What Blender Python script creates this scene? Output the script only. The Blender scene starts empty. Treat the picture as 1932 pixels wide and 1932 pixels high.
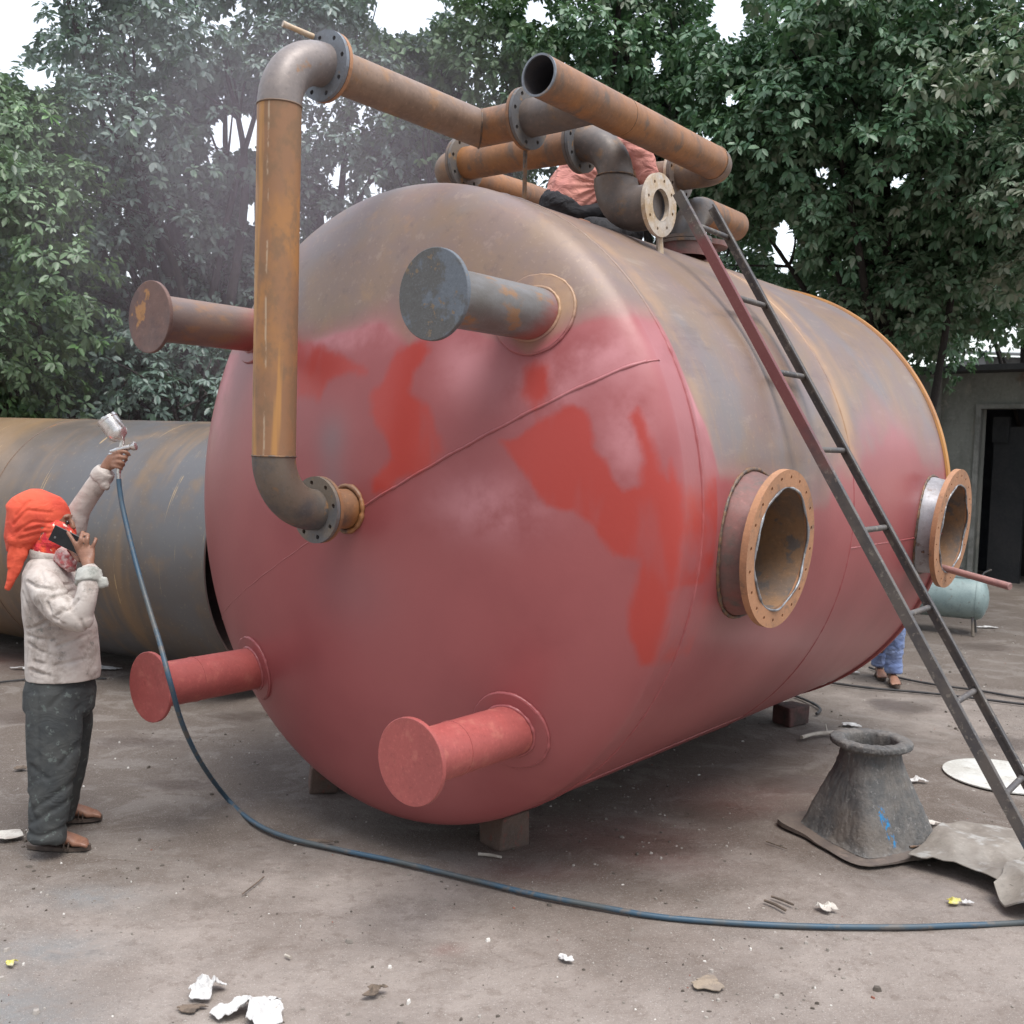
import bpy, bmesh, math, random
import numpy as np
from mathutils import Vector, Matrix, noise as mnoise

S = bpy.context.scene
COL = S.collection
PI = math.pi

# ------------------------------------------------------------------ camera
CAM_POS = np.array([0.0, 0.0, 1.9])
PITCH, ROLL, FPX = -0.0622, 0.0302, 1974.67       # focal length in pixels of a 1932 px wide frame
_F = np.array([0, math.cos(PITCH), math.sin(PITCH)])
_R0 = np.array([1.0, 0, 0]); _U0 = np.cross(_R0, _F)
_R = _R0*math.cos(ROLL) + _U0*math.sin(ROLL)
_U = -_R0*math.sin(ROLL) + _U0*math.cos(ROLL)
cd = bpy.data.cameras.new('camera'); cam = bpy.data.objects.new('camera', cd); COL.objects.link(cam)
m = Matrix(((_R[0], _U[0], -_F[0], 0), (_R[1], _U[1], -_F[1], 0), (_R[2], _U[2], -_F[2], 1.9), (0, 0, 0, 1)))
cam.matrix_world = m
cd.sensor_width = 36; cd.lens = 36*FPX/1932.0; cd.clip_start = 0.05; cd.clip_end = 600
S.camera = cam
cd.dof.use_dof = True; cd.dof.focus_distance = 5.0; cd.dof.aperture_fstop = 5.6

# ------------------------------------------------------------------ light
SUN_EL, SUN_AZ = math.radians(68), math.radians(150)   # azimuth measured from +Y clockwise
w = bpy.data.worlds.new("World"); S.world = w; w.use_nodes = True
nt = w.node_tree; nt.nodes.clear()
sky = nt.nodes.new('ShaderNodeTexSky'); sky.sky_type = 'NISHITA'; sky.sun_disc = False
sky.sun_elevation = SUN_EL; sky.sun_rotation = SUN_AZ
sky.air_density = 1.2; sky.dust_density = 1.0; sky.ozone_density = 1.0
hs = nt.nodes.new('ShaderNodeHueSaturation'); hs.inputs['Saturation'].default_value = 0.34
bg = nt.nodes.new('ShaderNodeBackground'); bg.inputs['Strength'].default_value = 0.13
wo = nt.nodes.new('ShaderNodeOutputWorld')
tcw = nt.nodes.new('ShaderNodeTexCoord'); sx = nt.nodes.new('ShaderNodeSeparateXYZ'); nt.links.new(tcw.outputs['Generated'], sx.inputs[0])
def wm(op, a, b):
    n = nt.nodes.new('ShaderNodeMath'); n.operation = op
    for i_, v in enumerate((a, b)):
        if isinstance(v, bpy.types.NodeSocket): nt.links.new(v, n.inputs[i_])
        else: n.inputs[i_].default_value = v
    return n.outputs[0]
# cloudy sky, brighter overhead; front-to-back gradient added to dim light from behind the camera
up_ = wm('MAXIMUM', sx.outputs['Z'], 0.0)
grad = wm('MULTIPLY', wm('ADD', wm('MULTIPLY', up_, 1.3), 0.75), wm('ADD', wm('MULTIPLY', sx.outputs['Y'], .38), .72))
vm = nt.nodes.new('ShaderNodeVectorMath'); vm.operation = 'SCALE'
nt.links.new(sky.outputs[0], hs.inputs['Color']); nt.links.new(hs.outputs[0], vm.inputs[0]); nt.links.new(grad, vm.inputs['Scale']); nt.links.new(vm.outputs[0], bg.inputs['Color']); nt.links.new(bg.outputs[0], wo.inputs['Surface'])
sd = bpy.data.lights.new('sun', 'SUN'); sd.energy = 1.4; sd.angle = math.radians(35); sd.color = (1.0, 0.96, 0.9)
so = bpy.data.objects.new('sun', sd); COL.objects.link(so)
_d = Vector((math.sin(SUN_AZ)*math.cos(SUN_EL), math.cos(SUN_AZ)*math.cos(SUN_EL), math.sin(SUN_EL)))
so.rotation_euler = (-_d).to_track_quat('-Z', 'Y').to_euler()
so.location = (0, 0, 20)
S.view_settings.view_transform = 'Standard'; S.view_settings.look = 'None'
S.view_settings.exposure = 1.25; S.view_settings.gamma = 1.0
S.cycles.use_denoising = True
S.cycles.max_bounces = 6; S.cycles.volume_bounces = 2; S.cycles.transparent_max_bounces = 4

# ------------------------------------------------------------------ helpers
def at(x, y, d):
    """the point seen at pixel (x, y) of a 1932 px frame, d metres along the view axis"""
    return CAM_POS + (_F + _R*(x-966)/FPX - _U*(y-966)/FPX)*d
def gat(x, y, z=0.0):
    r = _F + _R*(x-966)/FPX - _U*(y-966)/FPX
    return CAM_POS + r*(z-1.9)/r[2]

def tag(o, label=None, cat=None, group=None, kind=None):
    if label: o['label'] = label
    if cat: o['category'] = cat
    if group: o['group'] = group
    if kind: o['kind'] = kind
    return o
def empty(name, loc=(0, 0, 0), rz=0.0, **k):
    o = bpy.data.objects.new(name, None); COL.objects.link(o)
    o.location = loc; o.rotation_euler = (0, 0, rz); o.empty_display_size = .2
    return tag(o, **k)

def nrm(v):
    v = np.asarray(v, float); return v/max(np.linalg.norm(v), 1e-9)

class MB:
    def __init__(s): s.v = []; s.f = []; s.n = 0
    def add(s, v, f):
        v = np.asarray(v, float).reshape(-1, 3)
        s.v.append(v); s.f += [tuple(i+s.n for i in q) for q in f]; s.n += len(v); return s
    def build(s, name, mat, parent=None, smooth=True, loc=None, sharp=35, attrs=None, **k):
        me = bpy.data.meshes.new(name)
        V = np.vstack(s.v) if s.v else np.zeros((0, 3))
        if loc is not None: V = V-np.asarray(loc)
        me.from_pydata(V.tolist(), [], s.f)
        if smooth:
            me.shade_smooth()
            try: me.set_sharp_from_angle(angle=math.radians(sharp))
            except Exception: pass
        for m_ in (mat if isinstance(mat, (list, tuple)) else [mat]): me.materials.append(m_)
        if attrs:
            for an, vals in attrs.items():
                a = me.attributes.new(an, 'FLOAT', 'POINT'); a.data.foreach_set('value', np.asarray(vals, np.float32))
        o = bpy.data.objects.new(name, me); COL.objects.link(o)
        if loc is not None: o.location = loc
        if parent: o.parent = parent
        return tag(o, **k)
    # --- shapes
    def box(s, c, sx, sy, sz, rot=None, jit=0, bev=0):
        c = np.asarray(c, float); P = []
        for i in (-1, 1):
            for j in (-1, 1):
                for k in (-1, 1): P.append((i*sx/2, j*sy/2, k*sz/2))
        P = np.array(P)
        if jit: P = P+np.random.RandomState(int(abs(c.sum()*1000)) % 9999).uniform(-jit, jit, P.shape)
        if rot is not None: P = P@np.asarray(rot).T
        return s.add(P+c, [(0, 1, 3, 2), (4, 6, 7, 5), (0, 4, 5, 1), (2, 3, 7, 6), (0, 2, 6, 4), (1, 5, 7, 3)])
    def tube(s, pts, r, seg=24, caps=True, ref=None, closed=False):
        """r: scalar, list, or list of (ra, rb)"""
        P = [np.asarray(q, float) for q in pts]; n = len(P)
        R = [r]*n if np.isscalar(r) else list(r)
        T = []
        for i in range(n):
            a = P[max(i-1, 0)]; b = P[min(i+1, n-1)]
            if closed: a = P[(i-1) % n]; b = P[(i+1) % n]
            T.append(nrm(b-a))
        if ref is None:
            ref = np.array([0, 0, 1.]) if abs(T[0][2]) < .9 else np.array([1., 0, 0])
            x = nrm(np.cross(T[0], ref))
            X = [x]
            for i in range(1, n):
                x = x-T[i]*np.dot(x, T[i]); x = nrm(x); X.append(x)
        else:
            ref = np.asarray(ref, float); X = [nrm(ref-t*np.dot(ref, t)) for t in T]
        V = []; F = []
        an = np.linspace(0, 2*PI, seg, endpoint=False)
        for i in range(n):
            y = np.cross(T[i], X[i])
            ra, rb = (R[i], R[i]) if np.isscalar(R[i]) else R[i]
            V.append(P[i]+ra*np.cos(an)[:, None]*X[i]+rb*np.sin(an)[:, None]*y)
        V = np.vstack(V)
        m_ = n if closed else n-1
        for i in range(m_):
            for j in range(seg):
                a = i*seg+j; b = i*seg+(j+1) % seg; i2 = (i+1) % n
                F.append((a, b, i2*seg+(j+1) % seg, i2*seg+j))
        if caps and not closed:
            F.append(tuple(range(seg-1, -1, -1))); F.append(tuple((n-1)*seg+j for j in range(seg)))
        return s.add(V, F)
    def lathe(s, prof, seg=48, o=(0, 0, 0), ax=(0, 0, 1), closed=False):
        """prof: list of (r, h) along the axis"""
        o = np.asarray(o, float); ax = nrm(ax)
        x = nrm(np.cross(ax, [0, 0, 1.] if abs(ax[2]) < .9 else [1., 0, 0])); y = np.cross(ax, x)
        an = np.linspace(0, 2*PI, seg, endpoint=False); V = []; F = []
        for r, h in prof:
            V.append(o+ax*h+max(r, 1e-5)*(np.cos(an)[:, None]*x+np.sin(an)[:, None]*y))
        n = len(prof)
        for i in range(n if closed else n-1):
            for j in range(seg):
                i2 = (i+1) % n
                F.append((i*seg+j, i*seg+(j+1) % seg, i2*seg+(j+1) % seg, i2*seg+j))
        return s.add(np.vstack(V), F)
    def flange(s, c, ax, ro, ri, t, nh=8, rh=.011, ph=0.0):
        """flat ring with real bolt holes, centred at c, thickness t along ax"""
        c = np.asarray(c, float); ax = nrm(ax)
        x = nrm(np.cross(ax, [0, 0, 1.] if abs(ax[2]) < .9 else [1., 0, 0])); y = np.cross(ax, x)
        def P(r, a, h): return c+ax*h+r*(math.cos(a)*x+math.sin(a)*y)
        da = 2*PI/nh; rb = (ro+ri)/2+(ro-ri)*.06; k = 16
        for i in range(nh):
            a0 = ph+i*da; am = a0+da/2
            per = []
            for j in range(k):
                q = j/k*4; e = int(q); u_ = q-e
                if e == 0: per.append((ri+(ro-ri)*u_, a0))
                elif e == 1: per.append((ro, a0+da*u_))
                elif e == 2: per.append((ro-(ro-ri)*u_, a0+da))
                else: per.append((ri, a0+da*(1-u_)))
            V = []
            for h in (t/2, -t/2):
                for r, a in per: V.append(P(r, a, h))
                for r, a in per:
                    dx, dy = (r-rb), rb*(a-am); an = math.atan2(dy, dx)
                    V.append(P(rb+rh*math.cos(an), am+rh*math.sin(an)/rb, h))
            F = []
            for j in range(k):
                j2 = (j+1) % k
                F.append((j, j2, k+j2, k+j)); F.append((2*k+j2, 2*k+j, 3*k+j, 3*k+j2))
                F.append((k+j, k+j2, 3*k+j2, 3*k+j))
                if 4 <= j < 8: F.append((j2, j, 2*k+j, 2*k+j2))
                if 12 <= j < 16: F.append((j2, j, 2*k+j, 2*k+j2))
            s.add(V, F)
        return s

def arc(c, a, b, r, n=10, ang=PI/2):
    """points of a bend that starts at c+r*a... centre c, from direction a to direction b"""
    c = np.asarray(c, float); a = nrm(a); b = nrm(b)
    return [c+r*(a*math.cos(t)+b*math.sin(t)) for t in np.linspace(0, ang, n)]
def bezier(pts, n=12):
    """Catmull-Rom through the points"""
    P = [np.asarray(q, float) for q in pts]; P = [2*P[0]-P[1]]+P+[2*P[-1]-P[-2]]; out = []
    for i in range(1, len(P)-2):
        for t in np.linspace(0, 1, n, endpoint=False):
            p0, p1, p2, p3 = P[i-1:i+3]
            out.append(.5*((2*p1)+(-p0+p2)*t+(2*p0-5*p1+4*p2-p3)*t*t+(-p0+3*p1-3*p2+p3)*t**3))
    out.append(P[-2]); return out
def vnoise(P, sc=1.0, seed=0, oct=3):
    """vectorised value noise, about -1..1"""
    P = np.asarray(P, float)*sc+seed*17.31; out = np.zeros(len(P)); amp = 1.; tot = 0
    for o_ in range(oct):
        I = np.floor(P).astype(np.int64); Fr = P-I; Fr = Fr*Fr*(3-2*Fr); r = 0
        for dx in (0, 1):
            for dy in (0, 1):
                for dz in (0, 1):
                    h = ((I[:, 0]+dx)*73856093) ^ ((I[:, 1]+dy)*19349663) ^ ((I[:, 2]+dz)*83492791) ^ (seed*2654435+o_*97)
                    h = (h ^ (h >> 13))*1274126177 & 0x7fffffff; h = (h ^ (h >> 11)) & 0xffff
                    wgt = (Fr[:, 0] if dx else 1-Fr[:, 0])*(Fr[:, 1] if dy else 1-Fr[:, 1])*(Fr[:, 2] if dz else 1-Fr[:, 2])
                    r = r+wgt*(h/32767.5-1)
        out += amp*r; tot += amp; amp *= .5; P = P*2.03+5.7
    return out/tot
def sstep(a, b, x): t = np.clip((x-a)/(b-a), 0, 1); return t*t*(3-2*t)
def polysdf(P, poly):
    """signed distance (inside negative) of 2-D points to a polygon"""
    P = np.asarray(P); Q = np.asarray(poly, float); n = len(Q); d = np.full(len(P), 1e9); ins = np.zeros(len(P), bool)
    for i in range(n):
        a, b = Q[i], Q[(i+1) % n]; e = b-a; w_ = P-a
        t = np.clip((w_@e)/(e@e), 0, 1); d = np.minimum(d, np.linalg.norm(w_-t[:, None]*e, axis=1))
        c = ((a[1] > P[:, 1]) != (b[1] > P[:, 1])) & (P[:, 0] < (b[0]-a[0])*(P[:, 1]-a[1])/((b[1]-a[1])+1e-12)+a[0])
        ins ^= c
    return np.where(ins, -d, d)

# ------------------------------------------------------------------ materials
class NT:
    def __init__(s, name):
        s.m = bpy.data.materials.new(name); s.m.use_nodes = True; s.t = s.m.node_tree
        s.b = s.t.nodes['Principled BSDF']; s.out = s.t.nodes['Material Output']
        s.tc = s.t.nodes.new('ShaderNodeTexCoord')
    def put(s, sock, v):
        if isinstance(v, bpy.types.NodeSocket): s.t.links.new(v, sock)
        elif isinstance(v, (tuple, list)) and len(v) == 3 and sock.type == 'RGBA': sock.default_value = (*v, 1)
        else: sock.default_value = v
    def noise(s, sc, det=4, rough=.6, vec=None, stretch=None, dist=0, out='Fac', loc=(0, 0, 0)):
        n = s.t.nodes.new('ShaderNodeTexNoise'); n.inputs['Scale'].default_value = sc
        n.inputs['Detail'].default_value = det; n.inputs['Roughness'].default_value = rough; n.inputs['Distortion'].default_value = dist
        mp = s.t.nodes.new('ShaderNodeMapping'); mp.inputs['Scale'].default_value = stretch or (1, 1, 1); mp.inputs['Location'].default_value = loc
        s.t.links.new(vec or s.tc.outputs['Object'], mp.inputs[0]); s.t.links.new(mp.outputs[0], n.inputs['Vector'])
        return n.outputs[out]
    def vor(s, sc, feature='F1', out='Distance', stretch=None):
        n = s.t.nodes.new('ShaderNodeTexVoronoi'); n.inputs['Scale'].default_value = sc; n.feature = feature
        mp = s.t.nodes.new('ShaderNodeMapping'); mp.inputs['Scale'].default_value = stretch or (1, 1, 1)
        s.t.links.new(s.tc.outputs['Object'], mp.inputs[0]); s.t.links.new(mp.outputs[0], n.inputs['Vector'])
        return n.outputs[out]
    def math(s, op, a, b=0.0, c=0.0, clamp=False):
        n = s.t.nodes.new('ShaderNodeMath'); n.operation = op; n.use_clamp = clamp
        s.put(n.inputs[0], a); s.put(n.inputs[1], b); s.put(n.inputs[2], c); return n.outputs[0]
    def step(s, x, a, b, lo=0.0, hi=1.0):
        n = s.t.nodes.new('ShaderNodeMapRange'); n.interpolation_type = 'SMOOTHSTEP'
        s.put(n.inputs[0], x); n.inputs[1].default_value = a; n.inputs[2].default_value = b; n.inputs[3].default_value = lo; n.inputs[4].default_value = hi
        return n.outputs[0]
    def mix(s, f, a, b, mode='MIX'):
        n = s.t.nodes.new('ShaderNodeMix'); n.data_type = 'RGBA'; n.blend_type = mode
        s.put(n.inputs[0], f); s.put(n.inputs[6], a); s.put(n.inputs[7], b); return n.outputs[2]
    def attr(s, name, out='Fac'):
        n = s.t.nodes.new('ShaderNodeAttribute'); n.attribute_name = name; return n.outputs[out]
    def bump(s, h, strength=.3, dist=.01, prev=None):
        n = s.t.nodes.new('ShaderNodeBump'); n.inputs['Strength'].default_value = strength; n.inputs['Distance'].default_value = dist
        s.t.links.new(h, n.inputs['Height'])
        if prev is not None: s.t.links.new(prev, n.inputs['Normal'])
        return n.outputs[0]
    def fin(s, col, rough=.6, metal=0.0, normal=None, spec=None):
        s.put(s.b.inputs['Base Color'], col); s.put(s.b.inputs['Roughness'], rough); s.put(s.b.inputs['Metallic'], metal)
        if normal is not None: s.t.links.new(normal, s.b.inputs['Normal'])
        if spec is not None: s.b.inputs['Specular IOR Level'].default_value = spec
        return s.m

def mott(name, c1, c2, c3=None, sc=6, sc2=30, rough=.6, metal=0., bump=.25, stretch=None, spot=None, bsc=60, bd=.004, t=(.4, .62), t3=(.55, .7)):
    n = NT(name); a = n.noise(sc, 5, .65, stretch=stretch); b = n.noise(sc2, 4, .6, stretch=stretch)
    c = n.mix(n.step(a, *t), c1, c2)
    if c3: c = n.mix(n.step(b, *t3), c, c3)
    if spot: c = n.mix(n.step(n.noise(spot[1], 3, .7, loc=(3, 7, 1)), spot[2], spot[2]+.06), c, spot[0])
    fl = n.noise(sc2*5, 4, .7, loc=(6, 1, 4)); c = n.mix(n.math('MULTIPLY', n.step(fl, .54, .70), .28), c, tuple(min(1, q*1.7+.02) for q in c1)); c = n.mix(n.math('MULTIPLY', n.step(fl, .46, .32), .30), c, tuple(q*.5 for q in c2))
    r = n.step(b, .3, .7, rough-.08, rough+.1)
    return n.fin(c, r, metal, n.bump(n.noise(bsc, 5, .7), bump, bd))

M = {}
M['rust_orange'] = mott('rusty_pipe', (.285, .125, .045), (.20, .105, .058), (.14, .095, .07), sc=3.3, sc2=10, rough=.5, stretch=(1, 1, .5), t3=(.52, .68), bump=.2)
M['rust_tan'] = mott('mill_scale_pipe', (.19, .125, .085), (.12, .085, .065), (.27, .13, .05), sc=3.5, sc2=7, rough=.5, metal=.15, bump=.2, t3=(.55, .68))
M['mill_grey'] = mott('grey_mill_scale', (.085, .08, .08), (.15, .115, .09), (.24, .13, .06), sc=4, sc2=11, rough=.48, metal=.25, bump=.25, t3=(.58, .7))
M['gas_cut'] = mott('bright_rust_flange', (.40, .20, .105), (.34, .175, .095), (.24, .14, .09), sc=5, sc2=20, rough=.65, bump=.15)
M['flange_pale'] = mott('pale_machined_flange', (.56, .49, .42), (.46, .33, .20), (.52, .49, .46), sc=6, sc2=14, rough=.5, metal=.2, bump=.15)
M['flange_grey'] = mott('grey_flange', (.12, .12, .125), (.17, .14, .11), (.30, .17, .07), sc=5, sc2=16, rough=.55, metal=.2, bump=.2, t3=(.6, .7))
M['plate_grey'] = mott('scaly_grey_plate', (.125, .142, .165), (.10, .098, .095), (.20, .145, .095), sc=4.5, sc2=26, rough=.6, metal=.1, bump=.5, t=(.46, .52), t3=(.62, .68), bsc=25)
M['plate_rust'] = mott('brown_rusted_plate', (.15, .085, .07), (.11, .07, .065), (.36, .18, .07), sc=7, sc2=5, rough=.6, bump=.4, t3=(.62, .66))
M['oxide'] = mott('red_oxide_primer', (.34, .080, .072), (.30, .072, .066), (.38, .11, .09), sc=3, sc2=14, rough=.48, bump=.12, bsc=120)
M['oxide_dry'] = mott('thin_red_oxide_over_steel', (.20, .08, .07), (.15, .09, .08), (.12, .09, .08), sc=4, sc2=9, rough=.55, bump=.2)
M['neck_bare'] = mott('bare_rolled_steel', (.38, .38, .40), (.26, .25, .26), (.20, .15, .13), sc=4, sc2=20, rough=.42, metal=.35, bump=.15, t3=(.6, .72))
M['inside'] = mott('orange_rusted_inside', (.24, .135, .07), (.165, .115, .085), (.12, .10, .09), sc=4, sc2=10, rough=.7, bump=.3, t3=(.56, .64), spot=((.05, .045, .04), 7, .68))
M['dark_inside'] = mott('dark_pipe_inside', (.05, .05, .06), (.07, .06, .06), sc=5, rough=.7)
M['weld'] = mott('weld_bead', (.09, .07, .06), (.22, .12, .06), (.12, .11, .11), sc=30, sc2=60, rough=.5, metal=.3, bump=.6, bsc=90)
M['ladder'] = mott('worn_dark_steel', (.075, .07, .072), (.12, .105, .095), (.20, .18, .155), sc=6, sc2=40, rough=.55, metal=.2, bump=.3, t3=(.56, .66), bsc=90)
M['steel_bright'] = mott('brushed_aluminium', (.78, .76, .74), (.60, .57, .55), sc=20, rough=.24, metal=.85, bump=.1)
M['brick'] = mott('concrete_block', (.15, .10, .08), (.11, .08, .065), (.20, .075, .06), sc=6, sc2=20, rough=.9, bump=.6, bsc=50, bd=.01)
M['red_block'] = mott('red_painted_block', (.10, .045, .04), (.05, .035, .03), sc=8, rough=.85, bump=.5)
M['cream'] = mott('greenish_painted_steel', (.27, .35, .345), (.21, .28, .28), (.19, .21, .20), sc=5, sc2=22, rough=.5, bump=.2, t3=(.6, .7))
M['black'] = mott('black_rubber', (.025, .025, .028), (.045, .042, .042), sc=15, rough=.6)
M['bark'] = mott('dark_bark', (.04, .033, .03), (.028, .024, .022), (.07, .06, .05), sc=5, sc2=22, rough=.95, bump=.9, bsc=20, bd=.03, stretch=(1, 1, .25))
M['white_rag'] = mott('white_crumpled_cloth', (.60, .59, .58), (.52, .51, .50), (.34, .31, .28), sc=9, sc2=30, rough=.9, bump=.6, bsc=25, bd=.01, t3=(.62, .72))
M['paper'] = mott('dirty_paper', (.55, .52, .47), (.42, .38, .34), sc=14, rough=.85, bump=.3)
M['yellow'] = mott('yellow_wrapper', (.62, .55, .10), (.45, .42, .30), sc=20, rough=.4)
M['twig'] = mott('dry_twig', (.16, .12, .09), (.09, .07, .055), sc=20, rough=.9, bump=.5)
M['pale_stick'] = mott('pale_peeled_stick', (.50, .46, .40), (.36, .32, .27), sc=20, rough=.8, bump=.3)
M['skin'] = mott('brown_skin', (.27, .135, .085), (.22, .105, .068), sc=12, sc2=40, rough=.5, bump=.12, bsc=120)
M['leather'] = mott('worn_brown_sandal', (.07, .05, .042), (.10, .075, .06), sc=20, rough=.6)
M['phone'] = mott('black_phone_plastic', (.006, .006, .008), (.01, .01, .012), sc=8, rough=.35, bump=.02)
M['eye'] = mott('dark_eye', (.02, .015, .012), (.03, .02, .02), sc=8, rough=.15, bump=0.01)

def shirt_mat(name, base, dirt, pink):
    n = NT(name)
    a = n.noise(3.5, 5, .65); b = n.noise(8, 5, .7, loc=(2, 1, 5)); c = n.noise(30, 4, .7, loc=(7, 3, 2))
    col = n.mix(n.step(a, .42, .68), base, pink)
    col = n.mix(n.math('MULTIPLY', n.step(b, .46, .64), .75), col, dirt)
    col = n.mix(n.math('MULTIPLY', n.math('MULTIPLY', n.step(c, .58, .64), n.step(b, .50, .60)), .7), col, (.14, .15, .135))
    h = n.noise(7, 3, .55, stretch=(1, 1, 1.7), dist=1.2)
    return n.fin(col, .9, 0, n.bump(h, .22, .03, n.bump(n.noise(240, 2, .5), .15, .002)))
M['shirt'] = shirt_mat('stained_off_white_cotton', (.52, .47, .435), (.24, .20, .175), (.40, .335, .30))
M['cuff'] = shirt_mat('grey_stained_cotton', (.40, .40, .37), (.16, .17, .15), (.34, .32, .30))
def cloth(name, c1, c2, sc=9, bs=.5, c3=None, rough=.9, st=(1, 1, 1.6)):
    n = NT(name); a = n.noise(sc, 4, .6)
    col = n.mix(n.step(a, .38, .65), c1, c2)
    if c3: col = n.mix(n.step(n.noise(30, 3, .6), .6, .66), col, c3)
    return n.fin(col, rough, 0, n.bump(n.noise(9, 3, .5, stretch=st, dist=1.0), bs, .04, n.bump(n.noise(260, 2, .5), .15, .002)))
M['trousers'] = cloth('charcoal_trousers', (.034, .038, .040), (.050, .053, .052), 7, .3, (.085, .10, .095))
M['scarf'] = cloth('orange_headscarf', (.68, .095, .045), (.54, .06, .032), 5, .3, rough=.8)
M['mask'] = cloth('red_printed_face_cloth', (.55, .03, .045), (.75, .10, .04), 22, .6, (.75, .60, .50))
M['salmon'] = cloth('salmon_t_shirt', (.60, .27, .22), (.50, .21, .18), 5, .6)
M['jeans'] = cloth('pale_blue_jeans', (.16, .22, .42), (.24, .30, .48), 8, .6)
M['dark_cloth'] = cloth('black_trousers', (.018, .018, .022), (.028, .028, .032), 8, .6)
M['check'] = cloth('red_checked_neck_cloth', (.42, .10, .10), (.55, .40, .38), 45, .7)

def hose_mat():
    n = NT('blue_grey_hose'); z = n.noise(2.2, 3, .6)
    col = n.mix(n.step(z, .42, .56), (.075, .088, .092), (.04, .085, .13))
    col = n.mix(n.step(n.noise(14, 3, .6), .52, .66), col, (.11, .105, .10))
    return n.fin(col, .5, 0, n.bump(n.noise(90, 3, .6), .2, .003))
M['hose'] = hose_mat()

# the vessel skin: rust / wet paint / pale overspray are masks carried by the mesh; pale also has sky sheen painted in
def vessel_mat():
    n = NT('vessel_half_painted_steel')
    rust, wet, pale, grey, band = (n.attr(a) for a in ('rust', 'wet', 'pale', 'grey', 'band'))
    f = n.noise(9, 5, .65); big = n.noise(1.5, 4, .55); mid = n.noise(4, 5, .6, loc=(4, 2, 9)); fine = n.noise(45, 4, .65)
    # bare steel
    bare = n.mix(n.step(mid, .36, .64), (.165, .140, .118), (.205, .150, .105))
    bare = n.mix(n.math('MULTIPLY', n.step(big, .46, .62), .8), bare, (.155, .155, .160))
    stk = n.noise(3.2, 5, .7, stretch=(.45, 2.6, .45), loc=(1, 6, 3)); stk2 = n.noise(7, 5, .7, stretch=(1.6, .35, 1.6), loc=(8, 2, 3))
    bare = n.mix(n.math('MULTIPLY', n.step(stk, .50, .72), .5), bare, (.27, .19, .115)); bare = n.mix(n.math('MULTIPLY', n.step(stk2, .56, .70), .45), bare, (.30, .25, .20)); bare = n.mix(n.math('MULTIPLY', n.step(stk2, .44, .32), .4), bare, (.10, .085, .08))
    bare = n.mix(n.math('MULTIPLY', n.step(f, .56, .74), .45), bare, (.30, .195, .10))
    bare = n.mix(n.math('MULTIPLY', n.step(fine, .58, .72), .4), bare, (.33, .27, .2))
    bare = n.mix(n.math('MULTIPLY', band, n.step(mid, .3, .6)), bare, (.38, .24, .13))
    # primer
    prim = n.mix(n.step(big, .35, .65), (.315, .084, .086), (.275, .070, .073))
    prim = n.mix(n.math('MULTIPLY', n.step(mid, .5, .75), .35), prim, (.30, .085, .082))
    wetf = n.math('MULTIPLY', n.step(n.math('ADD', wet, n.math('MULTIPLY', n.math('SUBTRACT', n.noise(7, 5, .65, stretch=(1.5, 1, .7)), .5), .55)), .34, .74), n.step(n.noise(3, 3, .5, stretch=(2.2, 1, .6), loc=(5, 5, 1)), .30, .50, .45, 1.0))
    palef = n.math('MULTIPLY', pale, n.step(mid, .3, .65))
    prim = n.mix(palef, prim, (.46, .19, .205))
    prim = n.mix(n.math('MULTIPLY', grey, .8), prim, (.20, .125, .135))
    prim = n.mix(wetf, prim, (.37, .046, .036))
    # thin mist of primer on the bare steel near the boundary
    rf = n.math('ADD', rust, n.math('MULTIPLY', n.math('SUBTRACT', mid, .5), .5))
    col = n.mix(n.step(rf, .30, .75), prim, bare)
    haze = n.math('MULTIPLY', n.step(rf, .55, 1.20, .50, .06), n.step(rf, .34, .70))
    col = n.mix(haze, col, (.33, .13, .12))
    geo = n.t.nodes.new('ShaderNodeNewGeometry')
    col = n.mix(geo.outputs['Backfacing'], col, (.16, .09, .05))
    ro = n.mix(n.step(rf, .3, .75), (.36, .36, .36), (.47, .47, .47))
    ro = n.mix(wetf, ro, (.30, .30, .30))
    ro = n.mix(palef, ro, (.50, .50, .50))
    b1 = n.bump(n.noise(1.3, 2, .5), .35, .03)
    b2 = n.bump(fine, .12, .004, b1)
    mt = n.step(rf, .5, .9, 0.0, .12)
    return n.fin(col, ro, mt, b2)
M['vessel'] = vessel_mat()

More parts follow.
